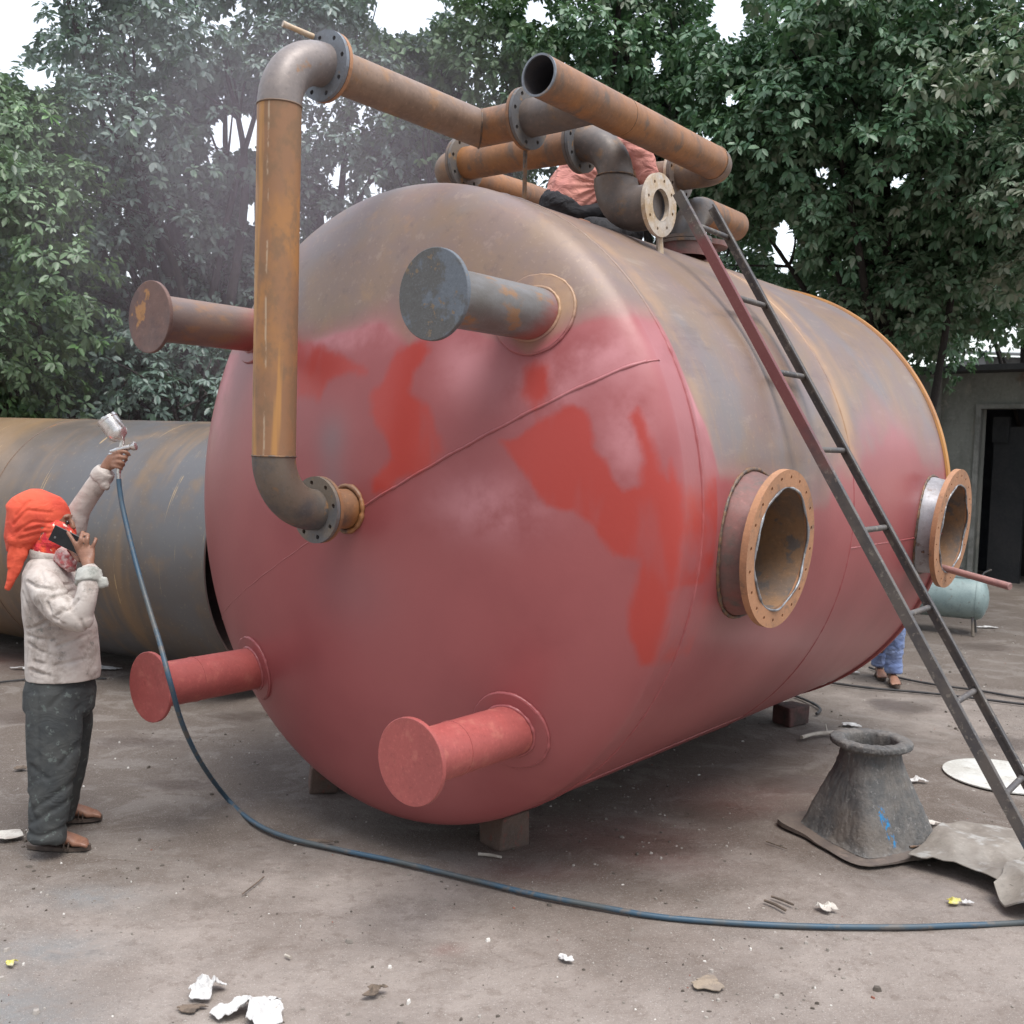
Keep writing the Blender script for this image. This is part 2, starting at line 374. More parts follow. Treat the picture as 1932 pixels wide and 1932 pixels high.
def shell2_mat():
    n = NT('rolled_steel_weathered')
    s_ = (.5, 1.0, 1.0)
    big = n.noise(.9, 4, .6); mid = n.noise(3.2, 4, .6, loc=(2, 5, 1)); str_ = n.noise(1.3, 4, .6, stretch=(2.2, .35, .35), dist=.3)
    fine = n.noise(38, 4, .65)
    col = n.mix(n.step(big, .38, .6), (.125, .122, .125), (.125, .102, .086))
    col = n.mix(n.math('MULTIPLY', n.step(str_, .52, .72), .6), col, (.32, .19, .085))
    sep = n.t.nodes.new('ShaderNodeSeparateXYZ'); n.t.links.new(n.tc.outputs['Object'], sep.inputs[0])
    tz = n.step(n.math('ADD', sep.outputs['X'], n.math('MULTIPLY', n.math('SUBTRACT', big, .5), 2.2)), -1.9, -2.9)
    col = n.mix(n.math('MULTIPLY', tz, .75), col, (.30, .19, .10))
    col = n.mix(n.math('MULTIPLY', n.step(mid, .5, .7), .55), col, (.22, .145, .085))
    scr = n.noise(1.4, 2, .5, stretch=(26, .35, .35), loc=(1, 4, 2))
    col = n.mix(n.math('MULTIPLY', n.step(scr, .68, .72), n.step(mid, .45, .55)), col, (.52, .36, .18))
    col = n.mix(n.math('MULTIPLY', n.step(fine, .6, .7), .3), col, (.35, .28, .2))
    return n.fin(col, n.step(mid, .3, .7, .36, .5), .25, n.bump(n.noise(1.2, 2, .5), .3, .03, n.bump(fine, .1, .003)))
M['shell2'] = shell2_mat()

# ------------------------------------------------------------------ ground
def ground_mat():
    n = NT('dusty_oily_yard_ground')
    big = n.noise(.35, 5, .6); mid = n.noise(1.6, 6, .65, loc=(5, 1, 0)); fine = n.noise(14, 5, .7); grit = n.noise(75, 4, .7); vf = n.noise(230, 2, .6)
    wet = n.attr('wet'); red = n.attr('red'); blue = n.attr('coarse')
    col = n.mix(n.step(mid, .35, .65), (.290, .250, .222), (.215, .182, .160))
    col = n.mix(n.math('MULTIPLY', n.step(big, .46, .64), .7), col, (.150, .118, .098))
    col = n.mix(n.math('MULTIPLY', n.step(n.noise(5.5, 6, .72, loc=(1, 9, 4)), .50, .64), .45), col, (.180, .146, .124))
    col = n.mix(n.math('MULTIPLY', n.step(fine, .52, .66), .5), col, (.145, .112, .092))
    damp_dark = n.attr('damp_dark'); df = n.math('ADD', damp_dark, n.math('MULTIPLY', n.math('SUBTRACT', mid, .5), .9))
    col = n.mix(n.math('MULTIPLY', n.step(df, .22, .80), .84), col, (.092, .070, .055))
    ruts = n.noise(2.3, 6, .7, stretch=(1, 1.3, 1), loc=(3, 8, 2), dist=.6); rf_ = n.math('MULTIPLY', n.step(ruts, .5, .62), n.step(df, .1, .6))
    col = n.mix(n.math('MULTIPLY', rf_, .5), col, (.21, .185, .165))
    wf = n.math('ADD', wet, n.math('MULTIPLY', n.math('SUBTRACT', mid, .5), 1.1))
    wfs = n.step(wf, .42, .72)
    col = n.mix(n.math('MULTIPLY', wfs, .8), col, (.105, .082, .070))
    col = n.mix(n.math('MULTIPLY', red, n.step(mid, .3, .6, .15, .5)), col, (.19, .085, .07))
    col = n.mix(n.math('MULTIPLY', blue, n.step(fine, .35, .6, .3, .8)), col, (.185, .19, .19))
    col = n.mix(n.math('MULTIPLY', n.step(grit, .60, .70), .5), col, (.36, .33, .30))
    col = n.mix(n.math('MULTIPLY', n.step(n.noise(120, 3, .7, loc=(4, 4, 7)), .62, .68), .6), col, (.44, .41, .38))
    col = n.mix(n.math('MULTIPLY', n.step(vf, .64, .70), .6), col, (.52, .49, .45))
    col = n.mix(n.math('MULTIPLY', n.step(n.noise(110, 3, .6, loc=(9, 2, 1)), .64, .70), .6), col, (.07, .06, .052))
    rough = n.mix(wfs, (.86, .86, .86), (.34, .34, .34))
    b = n.bump(mid, .3, .06); b = n.bump(ruts, .35, .05, b); b = n.bump(fine, .5, .022, b); b = n.bump(grit, .55, .007, b)
    return n.fin(col, rough, 0, b)
M['ground'] = ground_mat()
def build_ground():
    k = 230
    def sp(n, c, near, far):
        t = np.linspace(-1, 1, n); return c+np.sign(t)*(abs(t)*near+(abs(t)**5)*(far-near))
    X = sp(k, 0.5, 6.5, 90); Y = sp(k, 5.5, 5.0, 90)
    gx, gy = np.meshgrid(X, Y, indexing='ij'); P = np.stack([gx.ravel(), gy.ravel(), np.zeros(k*k)], 1)
    near = np.exp(-((P[:, 0]/9)**2+((P[:, 1]-6)/8)**2))
    P[:, 2] = (vnoise(P, 1.4, 3, 3)*.010+vnoise(P, 6, 5, 2)*.004-.006)*near
    def blob(cx, cy, rx, ry, a=0):
        dx, dy = P[:, 0]-cx, P[:, 1]-cy; c, s_ = math.cos(a), math.sin(a)
        return np.exp(-(((dx*c+dy*s_)/rx)**2+((-dx*s_+dy*c)/ry)**2))
    wet = np.zeros(len(P)); red = np.zeros(len(P)); co = np.zeros(len(P))
    for x, y, rx, ry in [(60, 1345, .6, .4), (250, 1400, .6, .25), (330, 1480, .35, .15), (20, 1240, 1.0, .4), (470, 1345, .5, .3), (1200, 1590, .7, .3), (1340, 1530, .6, .3), (1905, 1400, .35, .4), (1700, 1330, .5, .4), (1500, 1480, .5, .3), (1850, 1220, .8, .5), (1600, 1230, .6, .6)]:
        g = gat(x, y); wet = np.maximum(wet, .75*blob(g[0], g[1], rx, ry))
    for x, y, rx, ry in [(1130, 1570, .55, .28), (1000, 1640, .3, .12), (1250, 1620, .3, .15), (30, 1250, .9, .3), (1380, 1500, .4, .3), (845, 1790, .05, .04)]:
        g = gat(x, y); red = np.maximum(red, .9*blob(g[0], g[1], rx, ry))
    for x, y, rx, ry in [(90, 1790, .22, .12), (0, 1900, .25, .2), (20, 1930, .3, .15), (170, 1690, .2, .1)]:
        g = gat(x, y); co = np.maximum(co, blob(g[0], g[1], rx, ry))
    dmp_dark = sstep(3.9, 5.6, P[:, 1]+.25*P[:, 0]*0+.5*vnoise(P, .8, 31, 3))*.85
    dmp_dark = np.maximum(dmp_dark, .8*blob(-2.0, 5.2, 1.6, 1.5)); dmp_dark = np.maximum(dmp_dark, 1.1*blob(.9, 6.2, 1.6, 2.4, -.66)); dmp_dark *= 1-.45*blob(3.6, 7.5, 1.6, 2.2); dmp_dark *= 1-.7*sstep(12, 20, P[:, 1])  # damp ground back and left, plus a darker patch below the vessel
    b = MB(); F = [(i*k+j, (i+1)*k+j, (i+1)*k+j+1, i*k+j+1) for i in range(k-1) for j in range(k-1)]
    b.add(P, F); b.build('ground', M['ground'], kind='structure', sharp=180, attrs=dict(wet=wet, red=red, coarse=co, damp_dark=dmp_dark))
build_ground()
def gz(x, y):
    P = np.array([[x, y, 0.]]); return float(((vnoise(P, 1.4, 3, 3)*.010+vnoise(P, 6, 5, 2)*.004-.006)*np.exp(-((P[:, 0]/9)**2+((P[:, 1]-6)/8)**2)))[0])

# ------------------------------------------------------------------ the vessel (local axes: x = its right side, y = along its length, z = up)
YAW = 0.6607
VR, VL, HD, HE, HN = 1.468, 3.331, 0.368, 0.133, 1.9
VC = np.array([-0.4145, 4.971, 1.608])
vessel = empty('pressure_vessel', VC, -YAW, label='huge steel vessel on its side, red primer sprayed over brown rust, pipes on top', cat='tank')
VA = np.array([math.sin(YAW), math.cos(YAW), 0]); VU = np.array([math.cos(YAW), -math.sin(YAW), 0])
def vw(u, s, w_): return VC+VU*u+VA*s+np.array([0, 0, w_])      # local -> world
def hs_(r): return -HE-HD*max(0, 1-(min(r, VR)/VR)**HN)**(1/HN)

wetL = [(0.234, 0.688), (0.385, 0.727), (0.413, 0.683), (0.329, 0.589), (0.318, 0.502), (0.434, 0.442), (0.533, 0.274), (0.476, 0.204), (0.294, 0.137), (0.215, 0.08), (0.144, 0.077), (0.14, 0.148), (0.254, 0.222), (0.197, 0.335), (0.105, 0.405), (0.104, 0.512), (0.17, 0.565)]
wetS = [(-0.45, 0.78), (-0.2, 0.71), (-0.01, 0.63), (0.06, 0.6), (-0.11, 0.59), (-0.18, 0.56), (-0.22, 0.49), (-0.4, 0.49)]
wetB = [(.86, .60), (.96, .62), (.99, .50), (.93, .44), (.86, .50)]
wetR = [(0.793, 0.314), (0.904, 0.373), (1.009, 0.431), (1.078, 0.464), (1.134, 0.449), (1.164, 0.307), (1.212, 0.262), (1.232, 0.192), (1.287, 0.132), (1.334, 0.157), (1.336, 0.266), (1.291, 0.421), (1.313, 0.453), (1.365, 0.33), (1.401, 0.214), (1.423, 0.176), (1.423, 0.27), (1.451, 0.169), (1.463, 0.121), (1.47, 0.0), (1.455, -0.231), (1.433, -0.233), (1.41, -0.355), (1.367, -0.525), (1.332, -0.531), (1.312, -0.399), (1.33, -0.236), (1.344, -0.132), (1.26, -0.106), (1.19, -0.015), (1.101, 0.052), (1.01, 0.063), (0.929, 0.148), (0.863, 0.218)]
RL = np.array([(-1.6, .70), (-.9, .74), (-0.41, 0.74), (0.06, 0.79), (0.29, 0.71), (0.5, 0.78), (0.78, 0.72), (0.88, 0.64), (1.07, 0.76), (1.24, 0.80), (1.6, 0.66)])
def vessel_masks(P):
    """P local points (x,y,z)"""
    u, s_, w_ = P[:, 0], P[:, 1], P[:, 2]; n = len(P)
    wob = vnoise(P, 2.6, 11, 3)
    head = s_ < .02
    uw = np.stack([u+.022*vnoise(P, 7, 2, 4), w_+.022*vnoise(P, 7, 4, 4)], 1)
    wet = np.zeros(n)
    for poly, soft in ((wetL, .12), (wetS, .13), (wetR, .085), (wetB, .15)):
        wet = np.maximum(wet, 1-sstep(-soft*.7, soft*.8, polysdf(uw, poly)))
    wet = np.where(s_ < .12, wet, 0)
    rl = np.interp(u, RL[:, 0], RL[:, 1])
    rust_h = sstep(-.09, .16, w_-rl+.07*wob)
    ang = np.degrees(np.arctan2(w_, u))
    # shell: painted below, bare above; boundary angle as a function of length
    ba = np.interp(s_, [0, .05, .15, .3, .5, .9, 1.1, 1.3, 1.6, 1.9, 2.4, 2.9, 3.33], [28, 20, 7, 5, 3, 1, .5, 3, 8, 14, 17, 14, 11])
    soft = np.interp(s_, [0, .4, 1.2, 1.6, 3.3], [4, 6, 7, 10, 15])
    rust_s = sstep(-1, 1, (ang-ba+6*wob)/soft); rust_s = np.where((ang > 90) | (ang < -90), np.where(w_ > .35, 1, 0), rust_s)
    rust = np.where(head, rust_h, rust_s)
    def bl(x, z, rx, rz, yy=None): return np.exp(-((u-x)/rx)**2-((w_-z)/rz)**2)
    pale = sum(bl(*q) for q in [(-.14, .75, .3, .08), (.59, .62, .13, .14), (1.15, .66, .16, .10), (1.28, .36, .09, .18), (-1.15, .5, .12, .3), (.95, .52, .16, .12), (.1, .82, .3, .07), (.75, .05, .25, .12)])  # dry overspray plus sky sheen painted into the colour
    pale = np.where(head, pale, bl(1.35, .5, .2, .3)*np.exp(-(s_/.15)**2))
    grey = bl(-.12, .30, .10, .12)+.7*bl(-.1, .1, .09, .1)+.35*bl(.02, -.35, .25, .2); grey = np.where(head, grey, 0)
    band = np.exp(-((s_-1.68-.05*wob)/.09)**2)+.6*np.exp(-((s_-.08)/.07)**2)+.35*np.exp(-((s_-1.9)/.05)**2)
    band = np.where(head, 0, band)
    return dict(rust=rust, wet=wet, pale=np.clip(pale, 0, 1), grey=np.clip(grey, 0, 1), band=np.clip(band, 0, 1))

MH = [(0.469, -0.063, 1.60, .334, .258), (3.02, -0.079, 1.60, .365, .268)]     # s, angle, reach, flange radius, bore
def rim_mat():
    n = NT('rim_orange_above_primer_below'); sep = n.t.nodes.new('ShaderNodeSeparateXYZ'); n.t.links.new(n.tc.outputs['Object'], sep.inputs[0])
    a = n.noise(5, 4, .6); col = n.mix(n.step(a, .4, .6), (.46, .22, .06), (.38, .18, .07))
    return n.fin(n.mix(n.step(sep.outputs['Z'], .15, -.1), col, (.25, .06, .055)), .6, 0, n.bump(n.noise(60, 4, .6), .2, .003))
M['rim'] = rim_mat()
def build_vessel():
    NTh = 300
    th = np.linspace(0, 2*PI, NTh, endpoint=False)
    # dished head
    rr = VR*np.sin(np.linspace(0.004, PI/2, 110)); rows = [(r, hs_(r)) for r in rr]; rows += [(VR, -HE*.5), (VR, 0)]
    V = np.vstack([np.stack([r*np.cos(th), np.full(NTh, y), r*np.sin(th)], 1) for r, y in rows])
    F = [(i*NTh+j, i*NTh+(j+1) % NTh, (i+1)*NTh+(j+1) % NTh, (i+1)*NTh+j) for i in range(len(rows)-1) for j in range(NTh)]
    F.append(tuple(range(NTh)))
    F = [tuple(reversed(q)) for q in F]
    # slight plate unevenness
    V[:, 1] += .004*vnoise(V, 1.3, 8, 2)*(1-np.hypot(V[:, 0], V[:, 2])/VR)
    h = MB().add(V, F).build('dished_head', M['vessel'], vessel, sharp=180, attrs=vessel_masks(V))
    # shell with the two manhole openings cut out
    ys = np.linspace(0, VL, 170)
    V = np.vstack([np.stack([VR*np.cos(th), np.full(NTh, y), VR*np.sin(th)], 1) for y in ys])
    F = []
    for i in range(len(ys)-1):
        for j in range(NTh):
            a = th[j]+PI/NTh; y = (ys[i]+ys[i+1])/2; hole = False
            for s_, ph, D, ro, ri in MH:
                da = (a-ph+PI) % (2*PI)-PI
                if abs(da) < .4 and math.hypot(y-s_, VR*math.sin(da)) < ri+.012: hole = True
            if not hole: F.append(((i+1)*NTh+j, (i+1)*NTh+(j+1) % NTh, i*NTh+(j+1) % NTh, i*NTh+j))
    rad = VR+.003*vnoise(V, 1.1, 9, 2)
    V[:, 0] *= rad/VR; V[:, 2] *= rad/VR
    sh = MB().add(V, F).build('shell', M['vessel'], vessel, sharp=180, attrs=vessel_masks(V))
    # far dished head + orange rim
    rows = [(VR, VL), (VR, VL+HE*.4)]+[(r, VL+HE*.4+(-hs_(r)-HE)) for r in rr[::-3]]
    MB().lathe([(r, y) for r, y in rows], 128, ax=(0, 1, 0)).build('far_head', M['rust_tan'], vessel, sharp=180)
    MB().lathe([(VR+.002, VL-.035), (VR+.016, VL-.03), (VR+.016, VL+.02), (VR+.002, VL+.025)], 200, ax=(0, 1, 0)).build('rim', M['rim'], vessel)
    # weld seams
    def bead(name, pts, r, mat, closed=False, seed=0):
        P = np.array(pts); k = r*(1+.35*vnoise(P, 40, seed, 2)); 
        o = MB().tube(pts, list(k), 8, caps=not closed, closed=closed); V = np.vstack(o.v)
        return o.build(name, mat, vessel, sharp=180, attrs=vessel_masks(V))
    cir = lambda s_, R: [(R*math.cos(a), s_, R*math.sin(a)) for a in np.linspace(0, 2*PI, 700, endpoint=False)]
    bead('weld_seam', cir(0.0, VR-.003), .0085, M['vessel'], True, 1)
    bead('weld_seam', cir(1.65, VR-.004), .008, M['vessel'], True, 2)
    L = []
    for u in np.linspace(-1.26, 1.30, 420):
        w_ = .515*u-.035; r = math.hypot(u, w_)
        if r < VR: L.append((u+0, hs_(r)+.002, w_+.0015*math.sin(u*37)))
    bead('weld_seam', [q for q in L if q[0] < -.12], .0035, M['vessel'], False, 3)
    bead('weld_seam', [q for q in L if q[0] > .10], .007, M['vessel'], False, 4)
    bead('weld_seam', [(u, hs_(math.hypot(u, .47*u+.02)), .47*u+.02) for u in np.linspace(1.245, 1.325, 40)], .0035, M['vessel'], False, 6)
    for y0, y1, a in ((0, 1.65, math.radians(-52)), (1.65, VL, math.radians(-7))):
        bead('weld_seam', [((VR-.002)*math.cos(a), y, (VR-.002)*math.sin(a)) for y in np.linspace(y0, y1, 300)], .005, M['vessel'], False, 5)

    # four legs on the head
    mats = {(-1, 1): ('rust_tan', 'plate_rust', 'oxide_dry'), (1, 1): ('mill_grey', 'plate_grey', 'rust_tan'), (1, -1): ('oxide', 'oxide', 'oxide'), (-1, -1): ('oxide', 'oxide', 'oxide')}
    LP = {(-1, 1): (-.855, .827), (1, 1): (.869, .817), (1, -1): (.815, -.861), (-1, -1): (-.826, -.859)}
    LAB = {(-1, 1): 'brown leg with a rusty end plate behind the riser pipe', (1, 1): 'scaly grey leg with blue-grey end plate', (1, -1): 'freshly primed red leg nearest the ground', (-1, -1): 'red primed leg beside the hose'}
    for k, (lu, lw) in LP.items():
        mt, mp, mpad = mats[k]
        r0 = math.hypot(lu, lw)
        b = MB().lathe([(.105, -.915), (.105, -.62), (.105, -.12)], 56, (lu, 0, lw), (0, 1, 0))
        V = np.vstack(b.v)
        if k == (1, 1):
            # leg goes from bare mill scale to primer near the head
            leg = b.build('leg', M['leg_grad'], vessel)
        elif k == (-1, 1): leg = b.build('leg', M['leg_grad2'], vessel)
        else: leg = b.build('leg', M[mt], vessel)
        leg['label'] = LAB[k]
        MB().lathe([(0, -.934), (.160, -.934), (.1625, -.932), (.1625, -.917), (.160, -.915), (0, -.915)], 64, (lu, 0, lw), (0, 1, 0)).build('end_plate', M[mp], leg)
        if k[1] < 0:
            ring = [(lu+.1055*math.cos(a), -.70, lw+.1055*math.sin(a)) for a in np.linspace(0, 2*PI, 60, endpoint=False)]
            MB().tube(ring, .0022, 6, closed=True).build('weld_bead', M[mt], leg)
        # pad that follows the head
        pr = .158; P = []; Fp = []; nr, na = 8, 64
        for t_ in (0, 1):
            for i in range(nr+1):
                r = .09+(pr-.09)*i/nr
                for a in np.linspace(0, 2*PI, na, endpoint=False):
                    u, w_ = lu+r*math.cos(a), lw+r*math.sin(a); q = math.hypot(u, w_)
                    P.append((u, hs_(q)-(.014 if t_ == 0 else -.02), w_))
        n1 = (nr+1)*na
        for i in range(nr):
            for j in range(na): Fp.append((i*na+j, (i+1)*na+j, (i+1)*na+(j+1) % na, i*na+(j+1) % na))
        for j in range(na): Fp.append((nr*na+j, n1+nr*na+j, n1+nr*na+(j+1) % na, nr*na+(j+1) % na))
        P = np.array(P)
        am = vessel_masks(P)
        if k == (1, 1): am['band'] = np.clip(am['rust']*.7, 0, 1)
        MB().add(P, Fp).build('pad', M['vessel'], leg, attrs=am, sharp=50)
        wr = []; wr2 = []
        for a in np.linspace(0, 2*PI, 150, endpoint=False):
            for R_, L_ in ((.107, wr), (pr, wr2)):
                u, w_ = lu+R_*math.cos(a), lw+R_*math.sin(a); L_.append((u, hs_(math.hypot(u, w_))-(.014 if R_ < .12 else .004), w_))
        mm = M['vessel']
        for L_, rr_ in ((wr, .008), (wr2, .008)):
            Pq = np.array(L_); kk = rr_*(1+.45*vnoise(Pq, 45, 3, 2)); bb = MB().tube(L_, list(kk), 8, closed=True)
            am = vessel_masks(np.vstack(bb.v)); am['band'] = am['rust']*(1.0 if k == (1, 1) else .2); bb.build('weld_bead', mm, leg, sharp=180, attrs=am)

    # manhole nozzles
    for i, (s_, ph, D, ro, ri) in enumerate(MH):
        n = np.array([math.cos(ph), 0, math.sin(ph)]); c = np.array([0, s_, 0.])
        t = .012; a0 = 1.30
        mt = M['oxide_dry'] if i == 0 else M['neck_bare']
        rb = ri+(.058 if i == 0 else .035); noz = MB().lathe([(rb+.004, a0), (rb, 1.42), ((rb+ri+t)/2, 1.50), (ri+t, D-.03)], 96, c, n).build('nozzle', mt, vessel)
        noz['label'] = 'short brown neck with a big orange ring flange, nearer to the head' if i == 0 else 'bare bright neck with orange ring flange at the far end'
        MB().lathe([(ri, D-.012), (ri, a0), (ri+t, a0)], 96, c, n).build('inner_wall', M['inside'], noz)
        MB().flange(c+n*(D-.015), n, ro, ri+.004, .030, 20, .0085, ph=.1).build('flange', M['gas_cut'], noz, sharp=30)
        ring = [c+n*(D+.0+.004*math.sin(7*a))+(ri+.001)*(math.cos(a)*np.array([0, 1., 0])+math.sin(a)*np.cross(n, [0, 1., 0])) for a in np.linspace(0, 2*PI, 220, endpoint=False)]
        Pq = np.array(ring); MB().tube(ring, list(.0055*(1+.7*vnoise(Pq, 22, 5+i, 3))), 8, closed=True).build('weld_bead', M['weld_bright'], noz, sharp=180)
        # weld where neck meets the shell (saddle curve)
        sad = []
        for a in np.linspace(0, 2*PI, 260, endpoint=False):
            rr2 = rb+.002; off = rr2*math.cos(a); h_ = rr2*math.sin(a)
            reach = math.sqrt(VR*VR-h_*h_)
            tv = np.array([-math.sin(ph), 0, math.cos(ph)])
            sad.append(n*reach+tv*h_+np.array([0, s_+off, 0]))
        Pq = np.array(sad); MB().tube(sad, list(.009*(1+.5*vnoise(Pq, 40, 9, 2))), 8, closed=True).build('weld_bead', M['weld'], noz, sharp=180)
        if i == 1:
            # longitudinal split in the neck with bolts/tabs
            tv = np.array([-math.sin(ph), 0, math.cos(ph)])
            for q in range(3):
                a = math.radians(-28); rp = ri+t+.004
                p_ = c+n*(1.46+.05*q)+rp*(math.cos(a+PI)*np.array([0, 1., 0])+math.sin(a)*tv*1)
                MB().box(p_, .018, .012, .03).build('tab', M['weld'], noz)
            a = math.radians(-33); rp = ri+t
            p0 = c+n*1.42+rp*(-math.cos(a)*np.array([0, 1., 0])+math.sin(a)*tv); p1 = c+n*(D-.03)+rp*(-math.cos(a)*np.array([0, 1., 0])+math.sin(a)*tv)
            MB().tube([p0, (p0+p1)/2, p1], .006, 8).build('weld_bead', M['weld'], noz)
M['weld_bright'] = mott('bright_ground_weld', (.30, .31, .33), (.12, .115, .12), (.45, .44, .43), sc=12, sc2=30, rough=.4, metal=.4, bump=.6, bsc=40)
def leg_grad(name, bare1, bare2, bare3, stops):
    n = NT(name); sep = n.t.nodes.new('ShaderNodeSeparateXYZ'); n.t.links.new(n.tc.outputs['Object'], sep.inputs[0])
    a = n.noise(5, 5, .65, stretch=(1, .4, 1)); b = n.noise(16, 4, .6, stretch=(1, .5, 1), loc=(3, 1, 2))
    col = n.mix(n.step(a, .4, .6), bare1, bare2); col = n.mix(n.math('MULTIPLY', n.step(b, .52, .66), .8), col, bare3)
    y = n.math('ADD', sep.outputs['Y'], n.math('MULTIPLY', n.math('SUBTRACT', a, .5), .25))
    y = n.math('SUBTRACT', y, n.math('MULTIPLY', sep.outputs['Z'], .8))
    col = n.mix(n.step(y, stops[0], stops[1]), col, (.30, .075, .065))
    return n.fin(col, n.step(b, .3, .7, .42, .6), .12, n.bump(n.noise(60, 5, .7), .3, .004))
M['leg_grad'] = leg_grad('leg_scale_to_primer', (.17, .165, .165), (.12, .11, .10), (.27, .14, .06), (-1.12, -.92))
M['leg_grad2'] = leg_grad('leg_brown_to_primer', (.21, .135, .105), (.15, .11, .10), (.25, .14, .08), (-1.25, -1.0))
build_vessel()

# ------------------------------------------------------------------ pipework on the vessel
PR = .0875; FR = .1425
def pipe(name, pts, mat, parent=vessel, r=PR, hollow=False, **k):
    b = MB().tube(pts, r, 40, caps=not hollow)
    if hollow:
        d0 = nrm(np.array(pts[1])-np.array(pts[0])); 
        b.lathe([(r, 0), (r-.007, 0.0), (r-.007, .6)], 40, pts[0], d0)
        V = b.v[-1]
    return b.build(name, M[mat], parent, sharp=50, **k)
def beadring(c, ax, r, parent, th=.005, mat='weld', seed=0):
    ax = nrm(ax); x = nrm(np.cross(ax, [0, 0, 1.] if abs(ax[2]) < .9 else [1., 0, 0])); y = np.cross(ax, x); c = np.asarray(c, float)
    P = [c+r*(math.cos(a)*x+math.sin(a)*y) for a in np.linspace(0, 2*PI, 90, endpoint=False)]
    k = th*(1+.5*vnoise(np.array(P), 50, seed, 2))
    MB().tube(P, list(k), 7, closed=True).build('weld_bead', M[mat], parent, sharp=180)
def flpair(c, ax, parent, m1='flange_grey', m2='gas_cut', ro=FR, gap=.003, t=.017, nh=8, bolts=False):
    ax = nrm(ax); c = np.asarray(c, float)
    MB().flange(c-ax*(t/2+gap/2), ax, ro, PR-.004, t, nh, .010, ph=.2).build('flange', M[m1], parent, sharp=30)
    MB().flange(c+ax*(t/2+gap/2), ax, ro, PR-.004, t, nh, .010, ph=.2).build('flange', M[m2], parent, sharp=30)
X_, Y_, Z_ = np.eye(3)
# outlet stub in the middle of the head
stub = pipe('outlet_stub', [(0, -.66, .0), (0, -.48, .0)], 'rust_orange')
ZB = -.003
beadring((0, -.505, 0), Y_, PR+.012, stub, .011, 'rust_orange', 1)
flpair((0, -.67, 0), Y_, stub, 'flange_grey', 'rust_orange')
# riser: elbow out of the flange, straight up, elbow back over the vessel
er = .225; HT = 1.84
low = pipe('elbow', arc((0, -.685, er), -Z_, -Y_, er, 18), 'mill_grey')

def riser_mat():
    n = NT('riser_orange_rust_with_drips'); sep = n.t.nodes.new('ShaderNodeSeparateXYZ'); n.t.links.new(n.tc.outputs['Object'], sep.inputs[0])
    a = n.noise(3.2, 4, .6, stretch=(1, 1, .6)); b = n.noise(11, 4, .65, stretch=(1, 1, .7)); c = n.noise(2.2, 3, .6, stretch=(6, 6, .3), loc=(2, 2, 5))
    col = n.mix(n.step(a, .40, .60), (.37, .175, .060), (.26, .135, .070))
    col = n.mix(n.math('MULTIPLY', n.step(b, .44, .62), .75), col, (.20, .12, .068))
    col = n.mix(n.math('MULTIPLY', n.step(c, .52, .62), .7), col, (.48, .24, .07))
    # pale run down one side (weld seam of the rolled pipe)
    x = n.math('ABSOLUTE', n.math('ADD', sep.outputs['X'], n.math('ADD', -.035, n.math('MULTIPLY', n.math('SUBTRACT', n.noise(2.5, 3, .6, stretch=(0.01, .01, 1)), .5), .02))))
    f = n.math('MULTIPLY', n.step(x, .001, .006, .8, 0), n.step(n.noise(14, 4, .7, stretch=(1, 1, .45)), .46, .56))
    col = n.mix(n.math('MULTIPLY', f, n.step(sep.outputs['Y'], -.94, -.92, .8, 0.0)), col, (.46, .36, .26))
    return n.fin(col, n.step(b, .3, .7, .5, .7), .05, n.bump(n.noise(50, 5, .7), .25, .003))
M['riser'] = riser_mat()
riser = pipe('riser_pipe', [(0, -.685-er, er), (0, -.685-er, .8), (0, -.685-er, 1.2), (0, -.685-er, HT-er)], 'riser')
beadring((0, -.685-er, er), Z_, PR, riser, .004, 'weld', 2); beadring((0, -.685-er, HT-er), Z_, PR, riser, .004, 'rust_tan', 3)

M['elbow_end'] = mott('rusted_elbow', (.21, .14, .10), (.15, .12, .105), (.30, .16, .06), sc=4, sc2=10, rough=.52, metal=.1)
M['elbow_grey'] = mott('weathered_elbow', (.235, .20, .185), (.19, .165, .16), (.27, .16, .09), sc=3.5, sc2=12, rough=.48, metal=.2, bump=.15, t3=(.58, .7))
top = pipe('elbow', arc((0, -.685, HT-er), -Y_, Z_, er, 18), 'elbow_grey')

M['flange_blue'] = mott('blue_grey_flange', (.20, .225, .255), (.17, .18, .20), (.25, .17, .10), sc=4, sc2=16, rough=.5, metal=.2, bump=.15, t3=(.62, .7))
flpair((0, -.67, HT), Y_, top, 'flange_blue', 'gas_cut')
MB().tube([(-.055, -.695, HT+.125), (-.075, -.80, HT+.135), (-.085, -.83, HT+.14)], [.012, .011, .013], 12).build('bolt', M['flange_pale'], top)
